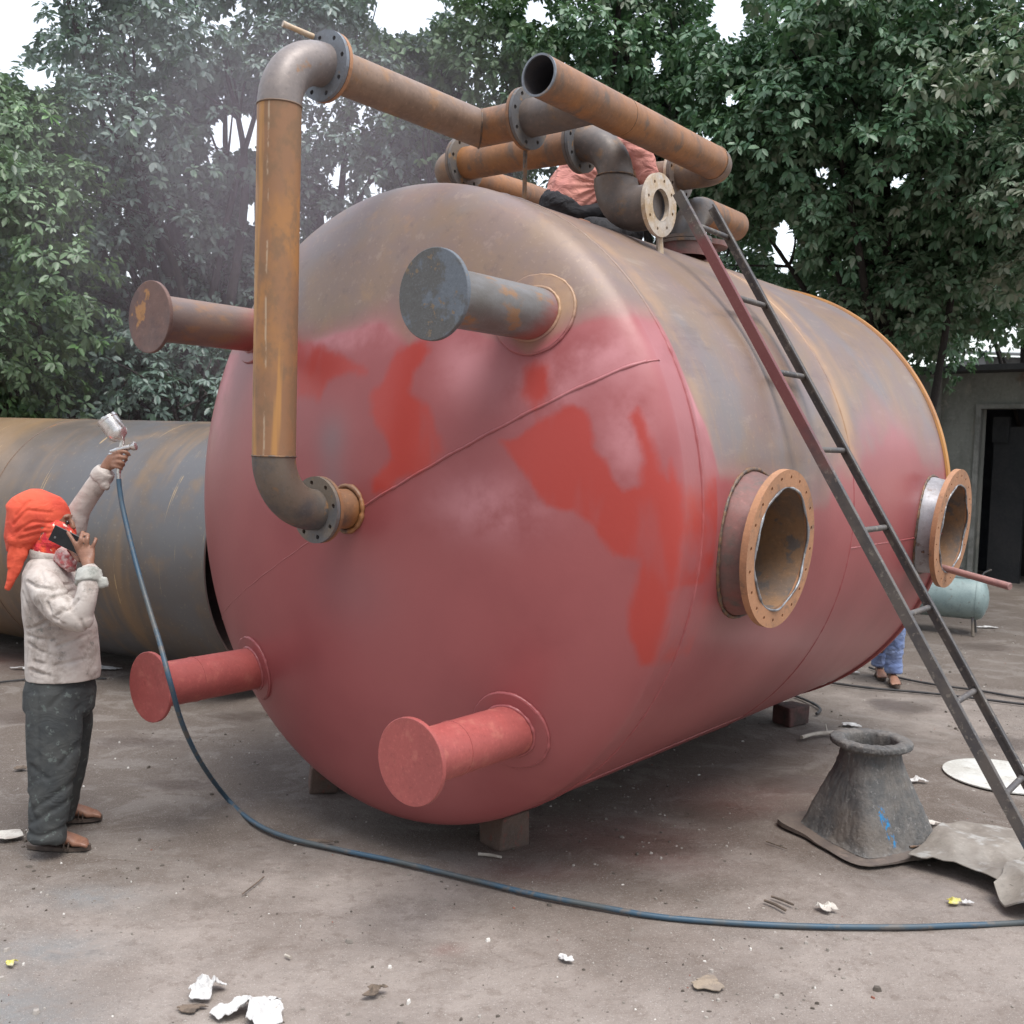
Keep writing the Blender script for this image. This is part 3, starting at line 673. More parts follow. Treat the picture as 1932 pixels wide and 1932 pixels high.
# run along the top and its mitre to the side
sA = .326; mit = PR
def mitre(p0, pc, p1, mat, parent, name):
    """pipe p0 -> pc -> p1 with a sharp mitre at pc; ring at the corner lies in the bisecting plane"""
    p0, pc, p1 = map(lambda q: np.asarray(q, float), (p0, pc, p1)); d0, d1 = nrm(pc-p0), nrm(p1-pc); nn = nrm(d0+d1)
    an = np.linspace(0, 2*PI, 40, endpoint=False); y = nrm(np.cross(d0, d1)); x0 = np.cross(y, d0)
    ringv = lambda c, x: c+PR*(np.cos(an)[:, None]*x+np.sin(an)[:, None]*y)
    A0 = ringv(p0, x0)
    t = ((pc-A0)@nn)/(d0@nn); C_ = A0+t[:, None]*d0
    x1 = np.cross(y, d1); A1 = ringv(p1, x1)
    t = ((pc-A1)@nn)/(d1@nn)
    k = 40; q = [(j, (j+1) % k, k+(j+1) % k, k+j) for j in range(k)]
    a = MB().add(np.vstack([A0, C_]), q+[tuple(range(k-1, -1, -1))]).build(name, M[mat[0]], parent)
    C2 = A1+t[:, None]*d1
    b = MB().add(np.vstack([C2, A1]), q+[tuple(range(k, 2*k))]).build('branch_pipe', M[mat[1]], a)
    MB().tube(list(C_), list(.005*(1+.5*vnoise(C_, 50, 1, 2))), 7, closed=True).build('weld_bead', M['weld'], a, sharp=180)
    return a, b
uB, wB = .675, 1.845

M['run_tan'] = mott('tan_rusted_pipe', (.25, .165, .115), (.19, .125, .09), (.30, .17, .09), sc=3, sc2=9, rough=.52, metal=.08, bump=.15)
runA, _ = mitre((0, -.655, HT), (0, sA, HT), (.27, sA, HT), ('run_tan', 'rust_orange'), vessel, 'top_pipe')
flpair((.29, sA, HT), X_, runA, 'rust_orange', 'flange_grey')

M['mill_brown'] = mott('brown_grey_pipe', (.15, .115, .095), (.11, .095, .09), (.22, .13, .07), sc=3.5, sc2=9, rough=.5, metal=.12, bump=.18, t3=(.56, .7))
pipe('branch_pipe', [(.30, sA, HT), (.45, sA, HT), (uB-.02, sA, wB)], 'mill_brown', runA)
# the open pipe lying over the branch, mitred back at its far end
sB = 1.60
opn = pipe('open_pipe', [(uB, -.10, wB), (uB, .5, wB), (uB, 1.0, wB), (uB, sB-.13, wB)], 'rust_orange')
pipe('elbow', arc((uB-.13, sB-.13, wB), X_, Y_, .13, 12)+[np.array((uB-.27, sB, wB))], 'elbow_end', opn)
def open_end(o, c, ax, r):
    """real bore: remove the cap, add an inner wall"""
    bm = bmesh.new(); bm.from_mesh(o.data); fs = [f for f in bm.faces if len(f.verts) > 10 and (f.calc_center_median()-Vector(c)).length < .01]
    bmesh.ops.delete(bm, geom=fs, context='FACES_ONLY'); bm.to_mesh(o.data); bm.free()
    MB().lathe([(r, 0.0), (r-.007, -.001), (r-.007, .9)], 40, c, ax).build('bore', M['dark_inside'], o)
open_end(opn, (uB, -.10, wB), Y_, PR)
MB().lathe([(PR+.001, -.004), (PR+.001, .004), (PR-.008, .004), (PR-.008, -.004)], 40, (uB, -.10, wB), Y_, closed=True).build('pipe_edge', M['flange_blue'], opn)
beadring((uB, .55, wB), Y_, PR, opn, .0015, 'weld', 5); beadring((uB, sB-.13, wB), Y_, PR, opn, .003, 'weld', 6)
flpair((uB-.28, sB, wB), X_, opn, 'flange_pale', 'mill_brown')
MB().tube([(uB-.30, sB, wB), (uB-.36, sB, wB), (uB-.45, sB, wB-.0), (uB-.52, sB, wB-.02), (uB-.66, sB, wB-.02)], [PR, PR, PR*1.05, PR*.98, PR*.95], 40).build('reducer', M['run_tan'], opn)
# second manifold: capped elbow, cross pipe, elbow down to a tee with an open flange
sC, wC = .76, 1.835
cross = pipe('cross_pipe', [(-.46, sC, wC), (-.1, sC, wC), (.29, sC, wC-.01)], 'rust_orange')
flpair((-.47, sC, wC), X_, cross, 'mill_brown', 'flange_grey'); flpair((.30, sC, wC-.01), X_, cross, 'mill_brown', 'flange_grey')
pipe('elbow', arc((-.485, sC+.2, wC), -Y_, -X_, .2, 14), 'run_tan', cross)
back = pipe('back_pipe', [(-.685, sC+.2, wC), (-.66, 1.6, wC+.01), (-.66, 2.35, wC)], 'rust_orange')
tee = pipe('tee', [*arc((.31, sC, wC-.22), Z_, X_, .21, 14)], 'mill_brown')
pipe('elbow', [(.52, sC, wC-.215), (.52, sC, 1.60)]+arc((.66, sC, 1.60), -X_, -Z_, .135, 10)[1:]+[np.array((.745, sC, 1.466))], 'mill_brown', tee, r=.108)
beadring((.52, sC, wC-.20), Z_, .095, tee, .004, 'weld', 8)
FC = (.77, sC, 1.468)
MB().flange(FC, X_, .150, .075, .022, 8, .0085, ph=.2).build('flange', M['flange_pale'], tee, sharp=30)
MB().lathe([(.0755, .012), (.0755, -.15), (0, -.16)], 40, FC, X_).build('bore', M['dark_inside'], tee)
MB().tube([(.75, sC+.05, 1.33), (.76, sC+.05, 1.20)], [.016, .02], 10).build('bracket', M['flange_pale'], tee)
MB().tube([(.27, sA+.02, HT-.13), (.275, sA+.02, 1.40)], .011, 10).build('support_rod', M['weld'], cross)
# lower outlet behind the ladder
out = pipe('outlet_pipe', [(.46, 1.78, 1.66), (.46, 2.0, 1.66), (.46, 2.2, 1.66)], 'rust_orange')
pipe('elbow', arc((.46, 1.78, 1.48), Z_, -Y_, .18, 12), 'mill_grey', out)
flpair((.46, 1.60, 1.47), Z_, out, 'mill_brown', 'mill_brown')
MB().lathe([(.13, 1.38), (.13, 1.47)], 40, (.46, 1.60, 0), Z_).build('nozzle', M['oxide_dry'], out)
MB().lathe([(.11, 1.36), (.11, 1.50), (.17, 1.50), (.17, 1.53), (0, 1.53)], 40, (.35, 1.95, 0), Z_).build('nozzle', M['oxide_dry'], vessel)

# ------------------------------------------------------------------ ladder leaning on the vessel
def build_ladder():
    fs, fu, th, ta, wd, spc, k0 = .918, 2.729, 1.029, -.033, .365, .408, .621
    d = np.array([-math.cos(th), ta, math.sin(th)]); d /= np.linalg.norm(d)
    P0 = np.array([fu, fs, -1.608]); yv = np.array([0, 1., 0]); nv = nrm(np.cross(d, yv))
    Rm = np.stack([nv, yv, d], 1)           # columns: normal, width, length
    Vm = np.stack([VU, VA, [0, 0, 1]], 1)
    foot = VC+Vm@P0
    o = empty('ladder', foot, 0, label='long worn steel ladder leaning against the right side of the red vessel', cat='ladder')
    def W(p): return Vm@(np.asarray(p))      # relative to the foot, world axes
    T = 3.66; R3 = Vm@Rm
    for k in (0, 1):
        c = W(d*(T/2)+yv*wd*k)
        b = MB(); n = 60
        # angle iron: two thin flanges
        for cx, cy, sx, sy in ((0, 0, .046, .008), (-.019, (.014 if k else -.014)*-1, .008, .030)):
            b.box(c+R3@np.array([cx, cy, 0]), sx, sy, T, R3)
        b.build('rail', M['ladder'] if k else M['ladder_red'], o, smooth=False)
    for i in range(8):
        a = W(d*(k0+spc*i)+yv*.004); e = W(d*(k0+spc*i)+yv*(wd-.004))
        MB().tube([a, (a+e)/2, e], .0135 if i else .0135, 14).build('rung', M['ladder'], o)
    for i in range(1):
        a = W(d*(k0-spc)+yv*.004); e = W(d*(k0-spc)+yv*(wd-.004)); MB().tube([a, (a+e)/2, e], .0135, 14).build('rung', M['ladder'], o)
def ladder_red():
    n = NT('steel_rail_with_red_overspray'); sep = n.t.nodes.new('ShaderNodeSeparateXYZ'); n.t.links.new(n.tc.outputs['Object'], sep.inputs[0])
    a = n.noise(7, 5, .65); b = n.noise(45, 4, .7)
    col = n.mix(n.step(a, .4, .62), (.075, .07, .072), (.12, .105, .095)); col = n.mix(n.step(b, .58, .66), col, (.20, .18, .155))
    z = n.math('ADD', sep.outputs['Z'], n.math('MULTIPLY', n.math('SUBTRACT', a, .5), .5))
    f = n.math('MULTIPLY', n.step(z, 1.75, 2.1), n.step(z, 2.85, 3.05, 1, 0))
    col = n.mix(n.math('MULTIPLY', f, .8), col, (.20, .055, .055))
    g = n.step(z, .95, .65); col = n.mix(n.math('MULTIPLY', n.step(z, .35, .15), .7), col, (.07, .17, .25))
    return n.fin(col, .55, .2, n.bump(n.noise(90, 5, .7), .3, .003))
M['ladder_red'] = ladder_red()
build_ladder()

# ------------------------------------------------------------------ second cylinder on the left
def build_shell2():
    R2, D, al, te = .989, 6.158, .512, -5.307
    a = np.array([math.cos(al), -math.sin(al), 0]); n = np.array([math.sin(al), math.cos(al), 0]); c = n*D+a*te
    o = empty('rolled_steel_shell', (c[0], c[1], 0), -al, label='grey and orange rusted open steel cylinder lying on the ground at the left', cat='cylinder')
    ys = np.linspace(-8.5, 0, 60); th = np.linspace(0, 2*PI, 180, endpoint=False)
    V = np.vstack([np.stack([np.full(180, y), R2*np.cos(th), R2+.05+R2*np.sin(th)], 1) for y in ys])
    F = [(i*180+j, i*180+(j+1) % 180, (i+1)*180+(j+1) % 180, (i+1)*180+j) for i in range(59) for j in range(180)]
    b = MB().add(V, F); b.build('shell', M['shell2'], o, sharp=180)
    MB().lathe([(R2-.014, -8.4), (R2-.014, .0), (R2, .0)], 180, (0, 0, R2+.05), (1, 0, 0)).build('inner_wall', M['dark_rust_inside'], o)
    for y in (-2.4, -4.9):
        P = [(y, R2*math.cos(t), R2+.05+R2*math.sin(t)) for t in np.linspace(0, 2*PI, 400, endpoint=False)]
        MB().tube(P, .005, 7, closed=True).build('weld_seam', M['rust_tan'], o)
    ring = [(-.62, (R2+.001)*math.cos(t), R2+.05+(R2+.001)*math.sin(t)) for t in np.linspace(PI*.45, PI*1.2, 200)]
    return o
M['dark_rust_inside'] = mott('dark_brown_bore', (.085, .05, .045), (.06, .04, .038), sc=4, rough=.75)
build_shell2()

# blocks under the vessel
def block(name, px, py, sx, sy, sz, rz, mat, label, cat, jit=.008, d=None):
    g = gat(px, py); c, s_ = math.cos(rz), math.sin(rz); R = np.array([[c, -s_, 0], [s_, c, 0], [0, 0, 1]])
    b = MB(); b.box((0, 0, sz/2-.005), sx, sy, sz, R, jit)
    o = b.build(name, M[mat], smooth=False, label=label, cat=cat); o.location = (g[0], g[1], 0)
    md = o.modifiers.new('b', 'BEVEL'); md.width = .012; md.segments = 2
    return o
block('concrete_block', 948, 1588, .17, .19, .155, .75, 'brick', 'rough concrete block wedged under the near red head', 'block', .022)
block('concrete_block', 612, 1486, .16, .20, .15, .2, 'brick', 'dark concrete block under the vessel at its left side', 'block', .012)
block('painted_block', 1492, 1362, .22, .16, .14, .6, 'red_block', 'dark block with red painted end under the far shell', 'block', .012)

# ------------------------------------------------------------------ trees
def leaf_mat(name, cols, rough=.42):
    n = NT(name); t = n.attr('tone'); cr = n.t.nodes.new('ShaderNodeValToRGB'); n.t.links.new(t, cr.inputs[0])
    e = cr.color_ramp.elements; k = len(cols)
    for i in range(k):
        el = e[i] if i < 2 else e.new(.5)
        el.color = (*cols[i], 1)
    for i, el in enumerate(sorted(e, key=lambda q: q.position)): pass
    pos = np.linspace(0, 1, k)
    while len(e) > 1: e.remove(e[-1])
    e[0].position = 0; e[0].color = (*cols[0], 1)
    for i in range(1, k):
        el = e.new(float(pos[i])); el.color = (*cols[i], 1)
    n.fin(cr.outputs[0], rough, 0, None, .45)
    n.b.inputs['Specular IOR Level'].default_value = .6
    tr = n.t.nodes.new('ShaderNodeBsdfTranslucent'); hsv = n.mix(.5, cr.outputs[0], (.10, .20, .03)); n.t.links.new(hsv, tr.inputs['Color'])
    mx = n.t.nodes.new('ShaderNodeMixShader'); mx.inputs[0].default_value = .24
    n.t.links.new(n.b.outputs[0], mx.inputs[1]); n.t.links.new(tr.outputs[0], mx.inputs[2]); n.t.links.new(mx.outputs[0], n.out.inputs['Surface'])
    return n.m
LEAF = {
 'left': leaf_mat('dusty_green_leaves', [(0.083, 0.141, 0.115), (0.140, 0.213, 0.176), (0.224, 0.291, 0.272), (0.149, 0.291, 0.146)]),  # dusty green, raised and shifted bluish in the colour to imitate haze
 'bright': leaf_mat('fresh_green_leaves', [(0.069, 0.125, 0.065), (0.112, 0.194, 0.094), (0.163, 0.257, 0.132), (0.152, 0.326, 0.094)]),
 'right': leaf_mat('deep_green_leaves', [(0.059, 0.132, 0.071), (0.100, 0.201, 0.108), (0.192, 0.291, 0.188), (0.316, 0.336, 0.260)]),
 'dark': leaf_mat('dark_distant_leaves', [(0.042, 0.080, 0.064), (0.067, 0.119, 0.091), (0.105, 0.170, 0.119)]),
}
def leaf_mesh(name, rng, tips, dirs, per, L, mat, parent, tone0=0.0, wr=.42):
    N = len(tips); n = N*per
    tp = np.repeat(tips, per, 0); d = np.repeat(dirs, per, 0)
    ph = np.tile(np.arange(per)/per*2*PI, N)+np.repeat(rng.uniform(0, 6.28, N), per)+rng.normal(0, .25, n)
    up = np.tile([[0.13, .2, 1.]], (n, 1)); x = np.cross(d, up); x /= np.linalg.norm(x, axis=1)[:, None]+1e-9; y = np.cross(d, x)
    rad = x*np.cos(ph)[:, None]+y*np.sin(ph)[:, None]
    ld = d*rng.uniform(.15, .6, (n, 1))+rad+np.array([0, 0, -1.])*rng.uniform(.15, .8, (n, 1)); ld /= np.linalg.norm(ld, axis=1)[:, None]
    nr = d*.8+np.array([0, 0, 1.])*.7+rng.normal(0, .28, (n, 3)); nr -= ld*(nr*ld).sum(1)[:, None]; nr /= np.linalg.norm(nr, axis=1)[:, None]+1e-9
    sd_ = np.cross(ld, nr); ll = L*rng.uniform(.6, 1.15, (n, 1))*np.repeat(rng.uniform(.72, 1.25, (N, 1)), per, 0); W = ll*wr
    b0 = tp+ld*.015; dr = np.array([0, 0, -1.])
    v = np.stack([b0, b0+ld*ll*.32+sd_*W*.45+nr*W*.10, b0+ld*ll*.70+sd_*W*.42+nr*W*.06+dr*ll*.05, b0+ld*ll+dr*ll*.16,
                  b0+ld*ll*.70-sd_*W*.42+nr*W*.06+dr*ll*.05, b0+ld*ll*.32-sd_*W*.45+nr*W*.10], 1).reshape(-1, 3)
    me = bpy.data.meshes.new(name); me.vertices.add(len(v)); me.vertices.foreach_set('co', v.ravel())
    base = np.arange(n)[:, None]*6
    loops = (base+np.array([[0, 3, 2, 1, 0, 5, 4, 3]])).ravel()
    me.loops.add(len(loops)); me.loops.foreach_set('vertex_index', loops)
    me.polygons.add(n*2); me.polygons.foreach_set('loop_start', np.arange(n*2)*4); me.polygons.foreach_set('loop_total', np.full(n*2, 4))
    me.update(calc_edges=True)
    tone = np.clip(np.repeat(np.clip(tone0+rng.normal(.42, .16, N), 0, 1), per)+rng.normal(0, .10, n), 0, 1)
    a = me.attributes.new('tone', 'FLOAT', 'POINT'); a.data.foreach_set('value', np.repeat(tone, 6).astype(np.float32))
    me.materials.append(mat); o = bpy.data.objects.new(name, me); COL.objects.link(o); o.parent = parent; return o
LEAVES = [0]
def tree(name, base, crowns, seed, mat, label, nl=52, L=.10, per=7, trunk_r=.16, cat='tree', gaps=(), forks=5, toned=.0, cr=(.36, .66), wr=.50):
    rng = np.random.default_rng(seed); base = np.asarray(base, float)
    o = empty(name, base, label=label, cat=cat, group='trees behind the yard')
    C_ = []
    for (c, r, N) in crowns:
        c = np.asarray(c, float); r = np.asarray(r, float); k = 0
        while k < N:
            q = rng.uniform(-1, 1, 3); q2 = q@q
            if q2 > 1 or (q2 < .18 and rng.random() < .5): continue
            C_.append((c+q*r, rng.uniform(*cr))); k += 1
    T, D, Tn = [], [], []
    for c, r in C_:
        m_ = int(nl*(r/.55)**2); q = rng.normal(0, 1, (m_, 3)); q /= np.linalg.norm(q, axis=1)[:, None]
        q[:, 2] = np.abs(q[:, 2])*np.where(rng.random(m_) < .75, 1, -1); rr_ = r*rng.uniform(.55, 1.05, (m_, 1))
        p_ = c+q*rr_*np.array([1, 1, .72]); T.append(p_); dd = q+rng.normal(0, .3, (m_, 3))+np.array([0, 0, .25]); D.append(dd/np.linalg.norm(dd, axis=1)[:, None])
        tn = rng.normal(0, .12); Tn += [tn]*m_
    T = np.vstack(T); D = np.vstack(D); Tn = np.array(Tn)
    q = T-CAM_POS; z_ = q@_F; gx, gy = 966+FPX*(q@_R)/z_, 966-FPX*(q@_U)/z_; keep = np.ones(len(T), bool); wob = .35*vnoise(T, 1.6, 7, 3)
    for g in gaps: keep &= ((gx-g[0])/g[2])**2+((gy-g[1])/g[3])**2 > (1+wob)**2
    T, D, Tn = T[keep]-base, D[keep], Tn[keep]; LEAVES[0] += len(T)*per
    crown = leaf_mesh('crown', rng, T, D, per, L, LEAF[mat], o, Tn+toned, wr)
    # trunk with limbs into the clumps
    b = MB(); cc = np.mean([c for c, r in C_], 0)-base; top_ = np.array([cc[0]*.9, cc[1]*.9, cc[2]*1.0])
    mid = top_*.5+np.array([rng.normal(0, .15), rng.normal(0, .15), 0])
    P = bezier([(0, 0, -.1), mid*.5+rng.normal(0, .05, 3), mid, top_], 5); b.tube(P, list(np.linspace(trunk_r*1.2, trunk_r*.45, len(P))), 12)
    idx = rng.permutation(len(C_))[:forks*2]
    for j, i in enumerate(idx):
        gx, gy = topx(C_[i][0])
        if any(((gx-g_[0])/(g_[2]*1.3))**2+((gy-g_[1])/(g_[3]*1.3))**2 < 1 for g_ in gaps): continue
        e = C_[i][0]-base; s0 = P[int(len(P)*rng.uniform(.4, .85))]; md = s0*.5+e*.5+np.array([0, 0, .25])+rng.normal(0, .18, 3)
        Q = bezier([s0, md, e], 6); rr_ = trunk_r*rng.uniform(.22, .5); b.tube(Q, list(np.linspace(rr_, .018, len(Q))), 8)
        for k in range(3):
            e2 = e+rng.normal(0, .22, 3); Q2 = bezier([Q[-4], (Q[-4]+e2)/2+rng.normal(0, .05, 3), e2], 3); b.tube(Q2, list(np.linspace(.022, .007, len(Q2))), 5)
    b.build('trunk', M['bark'], o, sharp=180)
    return o
def topx(P):
    d = np.asarray(P)-CAM_POS; z = d@_F; return 966+FPX*(d@_R)/z, 966-FPX*(d@_U)/z
SKYGAPS = [(585, 130, 12, 14), (560, 235, 15, 22), (395, 300, 14, 20), (610, 430, 26, 20), (640, 330, 16, 26), (330, 440, 26, 18), (250, 520, 20, 14), (180, 350, 10, 14), (1240, 120, 14, 28), (1160, 60, 12, 16), (1380, 190, 26, 16), (1330, 260, 16, 22), (1440, 240, 18, 14), (1650, 280, 12, 12), (1740, 330, 14, 12), (1560, 250, 14, 10), (1500, 110, 12, 14), (420, 180, 12, 10), (280, 120, 14, 10), (940, 90, 12, 18), (870, 190, 14, 12), (1080, 110, 10, 16), (1860, 640, 10, 8), (60, 880, 8, 8), (5, 30, 70, 88), (72, 146, 42, 27), (8, 118, 30, 22), (765, 15, 70, 60), (1375, 25, 38, 55), (1480, 460, 28, 62), (455, 250, 65, 42), (1690, 345, 20, 17), (1712, 328, 10, 12), (1668, 362, 12, 9), (490, 400, 40, 30), (1545, 322, 24, 15), (1588, 312, 14, 20), (1570, 345, 20, 9), (1010, 20, 25, 30)]
def xz(px, py, d): return at(px, py, d)
def crown(px, py, d, rx, ry, rz, N): return (at(px, py, d), (rx, ry, rz), N)
def base(px, d): q = at(px, 1000, d); return (q[0], q[1], 0)
tree('broadleaf_tree', base(-60, 11.5), [crown(-15, 480, 11, 1.0, 1.3, 1.35, 34), crown(20, 640, 11.6, .8, 1, .7, 12), crown(55, 330, 11.3, .55, .8, .45, 10), crown(-5, 235, 11.6, .75, .8, .55, 18)], 1, 'bright', 'fresh green tree at the left edge, below the open white sky', gaps=SKYGAPS)
tree('broadleaf_tree', base(470, 13.5), [crown(290, 170, 13, 1.85, 1.6, 1.8, 84), crown(240, 470, 13.6, 1.7, 1.3, .95, 40), crown(430, 330, 14.2, 1.1, 1, 1.2, 26)], 2, 'left', 'tall dusty green tree left of the riser pipe with forked dark trunk', gaps=SKYGAPS, trunk_r=.2, forks=9)
tree('broadleaf_tree', base(300, 14.8), [crown(110, 610, 14.8, 2.6, 1.4, 1.2, 64), crown(340, 650, 14.2, 1.3, 1.2, .95, 40)], 3, 'left', 'low dark tree over the grey rolled cylinder', gaps=SKYGAPS, L=.105)
tree('broadleaf_tree', base(640, 14.4), [crown(640, 190, 14.0, 1.75, 1.6, 1.9, 66), crown(600, 480, 14.8, 1.6, 1.2, 1.1, 40), crown(480, 620, 14.6, 1.0, 1.0, 1.0, 22)], 4, 'left', 'misty green tree behind the riser pipe', gaps=SKYGAPS, trunk_r=.18)
tree('broadleaf_tree', base(900, 14.2), [crown(900, 120, 13.6, 1.3, 1.5, 1.5, 50), crown(820, 300, 14.5, 1.3, 1.2, .9, 22)], 5, 'bright', 'tree with lit green sprays above the long rusted top pipe', gaps=SKYGAPS, toned=-.1)
tree('broadleaf_tree', base(1215, 13.5), [crown(1130, 80, 13.2, 1.3, 1.5, 1.4, 48), crown(1290, 170, 13.4, 1.3, 1.4, 1.4, 44), crown(1420, 330, 13.8, 1.1, 1.2, 1.2, 30)], 6, 'right', 'tree with a straight dark trunk directly behind the open ended pipe', gaps=SKYGAPS, trunk_r=.17)
tree('broadleaf_tree', base(1680, 14.5), [crown(1600, 190, 11.8, 1.7, 1.6, 1.45, 74), crown(1520, 60, 12.2, 1.3, 1.4, 1.1, 30), crown(1450, 280, 11.9, .7, 1., .7, 14), crown(1700, 420, 12.4, 1.3, 1.1, .8, 34), crown(1560, 400, 12.6, .9, 1., .6, 16)], 7, 'right', 'large dark green tree at the upper right above the ladder', gaps=SKYGAPS, trunk_r=.2, forks=3, L=.105)
tree('broadleaf_tree', base(1660, 13.2), [crown(1870, 150, 11.0, 1.3, 1.3, 1.5, 54), crown(1890, 420, 11.6, 1.1, 1.3, .95, 34), crown(1790, 560, 13.6, 1.6, .9, .50, 32), crown(1690, 590, 12.9, .8, .6, .55, 22)], 8, 'right', 'tree with dusty brownish sprays at the right edge, over the shed roof', gaps=SKYGAPS, L=.105, toned=.2, forks=0, trunk_r=.07)
tree('broadleaf_tree', base(1600, 15.5), [crown(1610, 500, 15.2, 1.8, 1.2, 1.25, 52), crown(1700, 640, 15.5, 1.3, 1.0, .7, 22), crown(1450, 590, 15.5, 1., 1.2, .8, 14)], 9, 'right', 'tree low behind the far end of the red vessel', gaps=SKYGAPS, L=.105, toned=-.05)
for i, (px_, py_, d_, rx, rz, N) in enumerate([(120, 420, 18.5, 3.0, 2.3, 30), (520, 330, 19, 2.8, 3.0, 32), (900, 260, 19.5, 2.8, 2.6, 30), (1300, 280, 19, 2.8, 3.0, 34), (1650, 380, 18, 2.8, 3.0, 40), (1950, 360, 17.5, 2.4, 3.2, 36), (420, 700, 19, 4.0, .9, 34)]):
    lab = ['dark tree far behind the fresh green one at the left', 'dark tree far back between riser pipe and forked trunk', 'dark tree far back above the top of the vessel', 'dark tree far back behind the open ended pipe', 'dark tree far back behind the ladder top', 'dark tree far back behind the shed', 'dark row of bushes far back above the grey cylinder'][i]
    tree('background_tree' if i < 6 else 'background_bush', base(px_, d_), [crown(px_, py_, d_, rx, 1.5, rz, N)], 20+i, 'dark', lab, nl=26, L=.17, per=6, gaps=SKYGAPS, forks=3, cr=(.5, .85), cat='tree' if i < 6 else 'bush')
print('leaves', LEAVES[0])

for i, (px_, py_, d_, rx, rz, N, lab) in enumerate([(60, 735, 12.6, 1.3, .75, 24, 'dark shrub over the cylinder at the far left'), (215, 730, 12.9, 1.0, .7, 20, 'dark shrub right behind the spray gun cup'), (335, 735, 12.6, .9, .7, 20, 'grey-green shrub beside the left flank of the red vessel')]):
    tree('shrub', base(px_, d_), [crown(px_, py_, d_, rx, .8, rz, N)], 40+i, 'left', lab, nl=40, gaps=(), forks=3, trunk_r=.06, cr=(.3, .5), cat='shrub', toned=-.12)
# ------------------------------------------------------------------ shed at the right and low buildings behind
M['shed'] = mott('sooty_painted_plaster', (.30, .31, .285), (.20, .21, .19), (.36, .34, .30), sc=1.2, sc2=4, rough=.9, bump=.3, stretch=(1, 1, .6), spot=((.17, .10, .075), .7, .60))
M['door_dark'] = mott('dark_doorway', (.025, .028, .036), (.04, .044, .052), sc=3, rough=.8)  # near-black colour for the shed interior and the house doors
M['roof_grey'] = mott('grey_sheet_roof', (.16, .165, .17), (.12, .125, .13), sc=2, rough=.7)
M['roof_dark'] = mott('black_canopy_sheet', (.02, .022, .025), (.03, .03, .033), sc=3, rough=.7)
M['blue_sheet'] = mott('faded_blue_sheet', (.08, .17, .32), (.11, .20, .33), sc=4, rough=.7)
def shed():
    A_ = np.array([6.55, 17.4, 0]); d = nrm([2.3, -2.4, 0]); n = np.array([-d[1], d[0], 0]); n = n if n[1] > 0 else -n
    ang = math.atan2(d[1], d[0])
    o = empty('shed', A_, ang, label='sooty grey plastered shed with an open dark doorway at the right edge', cat='shed')
    # local x along the wall, y into the building
    yy = 1 if (np.array([math.cos(ang+PI/2), math.sin(ang+PI/2)])@n[:2]) > 0 else -1
    H_ = 3.28; D0, D1, DH = 1.15, 3.6, 2.72
    b = MB()
    def bx(x0, x1, y0, y1, z0, z1): b.box(((x0+x1)/2, yy*(y0+y1)/2, (z0+z1)/2), x1-x0, y1-y0, z1-z0)
    bx(-1.4, D0, 0, .2, 0, H_); bx(D0, D1, 0, .2, DH, H_); bx(D1, 6.5, 0, .2, 0, H_); bx(-1.4, -1.2, .2, 5, 0, H_); bx(6.3, 6.5, .2, 5, 0, H_); bx(-1.2, 6.3, 4.8, 5, 0, H_)
    b.build('wall', M['shed'], o, smooth=False)
    b = MB(); bx(-1.2, 6.3, .21, 4.79, 2.95, 3.0); bx(-1.19, 6.29, 1.6, 1.65, .01, 2.94); b.build('interior', M['door_dark'], o, smooth=False)
    b = MB(); bx(.43, .50, -.05, 0, 0, H_); b.build('pilaster', M['shed_trim'], o, smooth=False)
    b = MB(); bx(D0-.07, D0, -.045, .1, 0, DH+.07); bx(D0, D1, -.045, .1, DH, DH+.07); bx(D1, D1+.07, -.045, .1, 0, DH+.07); b.build('door_frame', M['shed_trim'], o, smooth=False)
    b = MB(); bx(D0+.12, D0+.62, .25, .32, 0, 2.45); bx(D0+.1, D0+.35, .22, .3, 2.2, 2.6); b.build('door', M['roof_dark'], o, smooth=False)
    b = MB(); bx(D0+.75, D0+1.5, 1.2, 1.5, 1.5, 2.5); b.build('cabinet', M['cream_dark'], o, smooth=False)
    b = MB(); bx(-1.7, 6.8, -.5, 5.2, H_+.003, H_+.09); b.build('roof', M['roof_dark'], o, smooth=False)
M['shed_trim'] = mott('pale_grey_trim', (.30, .305, .29), (.20, .205, .19), sc=4, rough=.85, bump=.2)
M['cream_dark'] = mott('dim_grey_metal', (.06, .08, .10), (.03, .04, .05), sc=5, rough=.6)
shed()
def house(name, px, py0, py1, d, wpx, dep, mat, roofmat, label, rz=0, roof=True):
    top_ = at(px, py0, d); wd = wpx*d/FPX; h = top_[2]
    o = empty(name, (top_[0], d, 0), rz, label=label, cat='building', group='low buildings behind the trees')
    MB().box((0, 0, h/2), wd, dep, h).build('wall', M[mat], o, smooth=False)
    b = MB(); b.add([(-wd/2-.2, -dep/2-.3, h), (wd/2+.2, -dep/2-.3, h), (wd/2+.2, dep/2+.3, h+.5), (-wd/2-.2, dep/2+.3, h+.5), (-wd/2-.2, -dep/2-.3, h+.06), (wd/2+.2, -dep/2-.3, h+.06), (wd/2+.2, dep/2+.3, h+.56), (-wd/2-.2, dep/2+.3, h+.56)],
                    [(0, 1, 2, 3), (7, 6, 5, 4), (0, 4, 5, 1), (1, 5, 6, 2), (2, 6, 7, 3), (3, 7, 4, 0)]); b.build('roof', M[roofmat], o, smooth=False)
    MB().box((0.1*wd, -dep/2-.01, h*.45), wd*.2, .04, h*.8).build('door', M['door_dark'], o, smooth=False)
    return o
house('low_building', 30, 772, 0, 21, 150, 3, 'blue_sheet', 'roof_grey', 'faded blue sheet hut peeping over the grey cylinder at the far left')
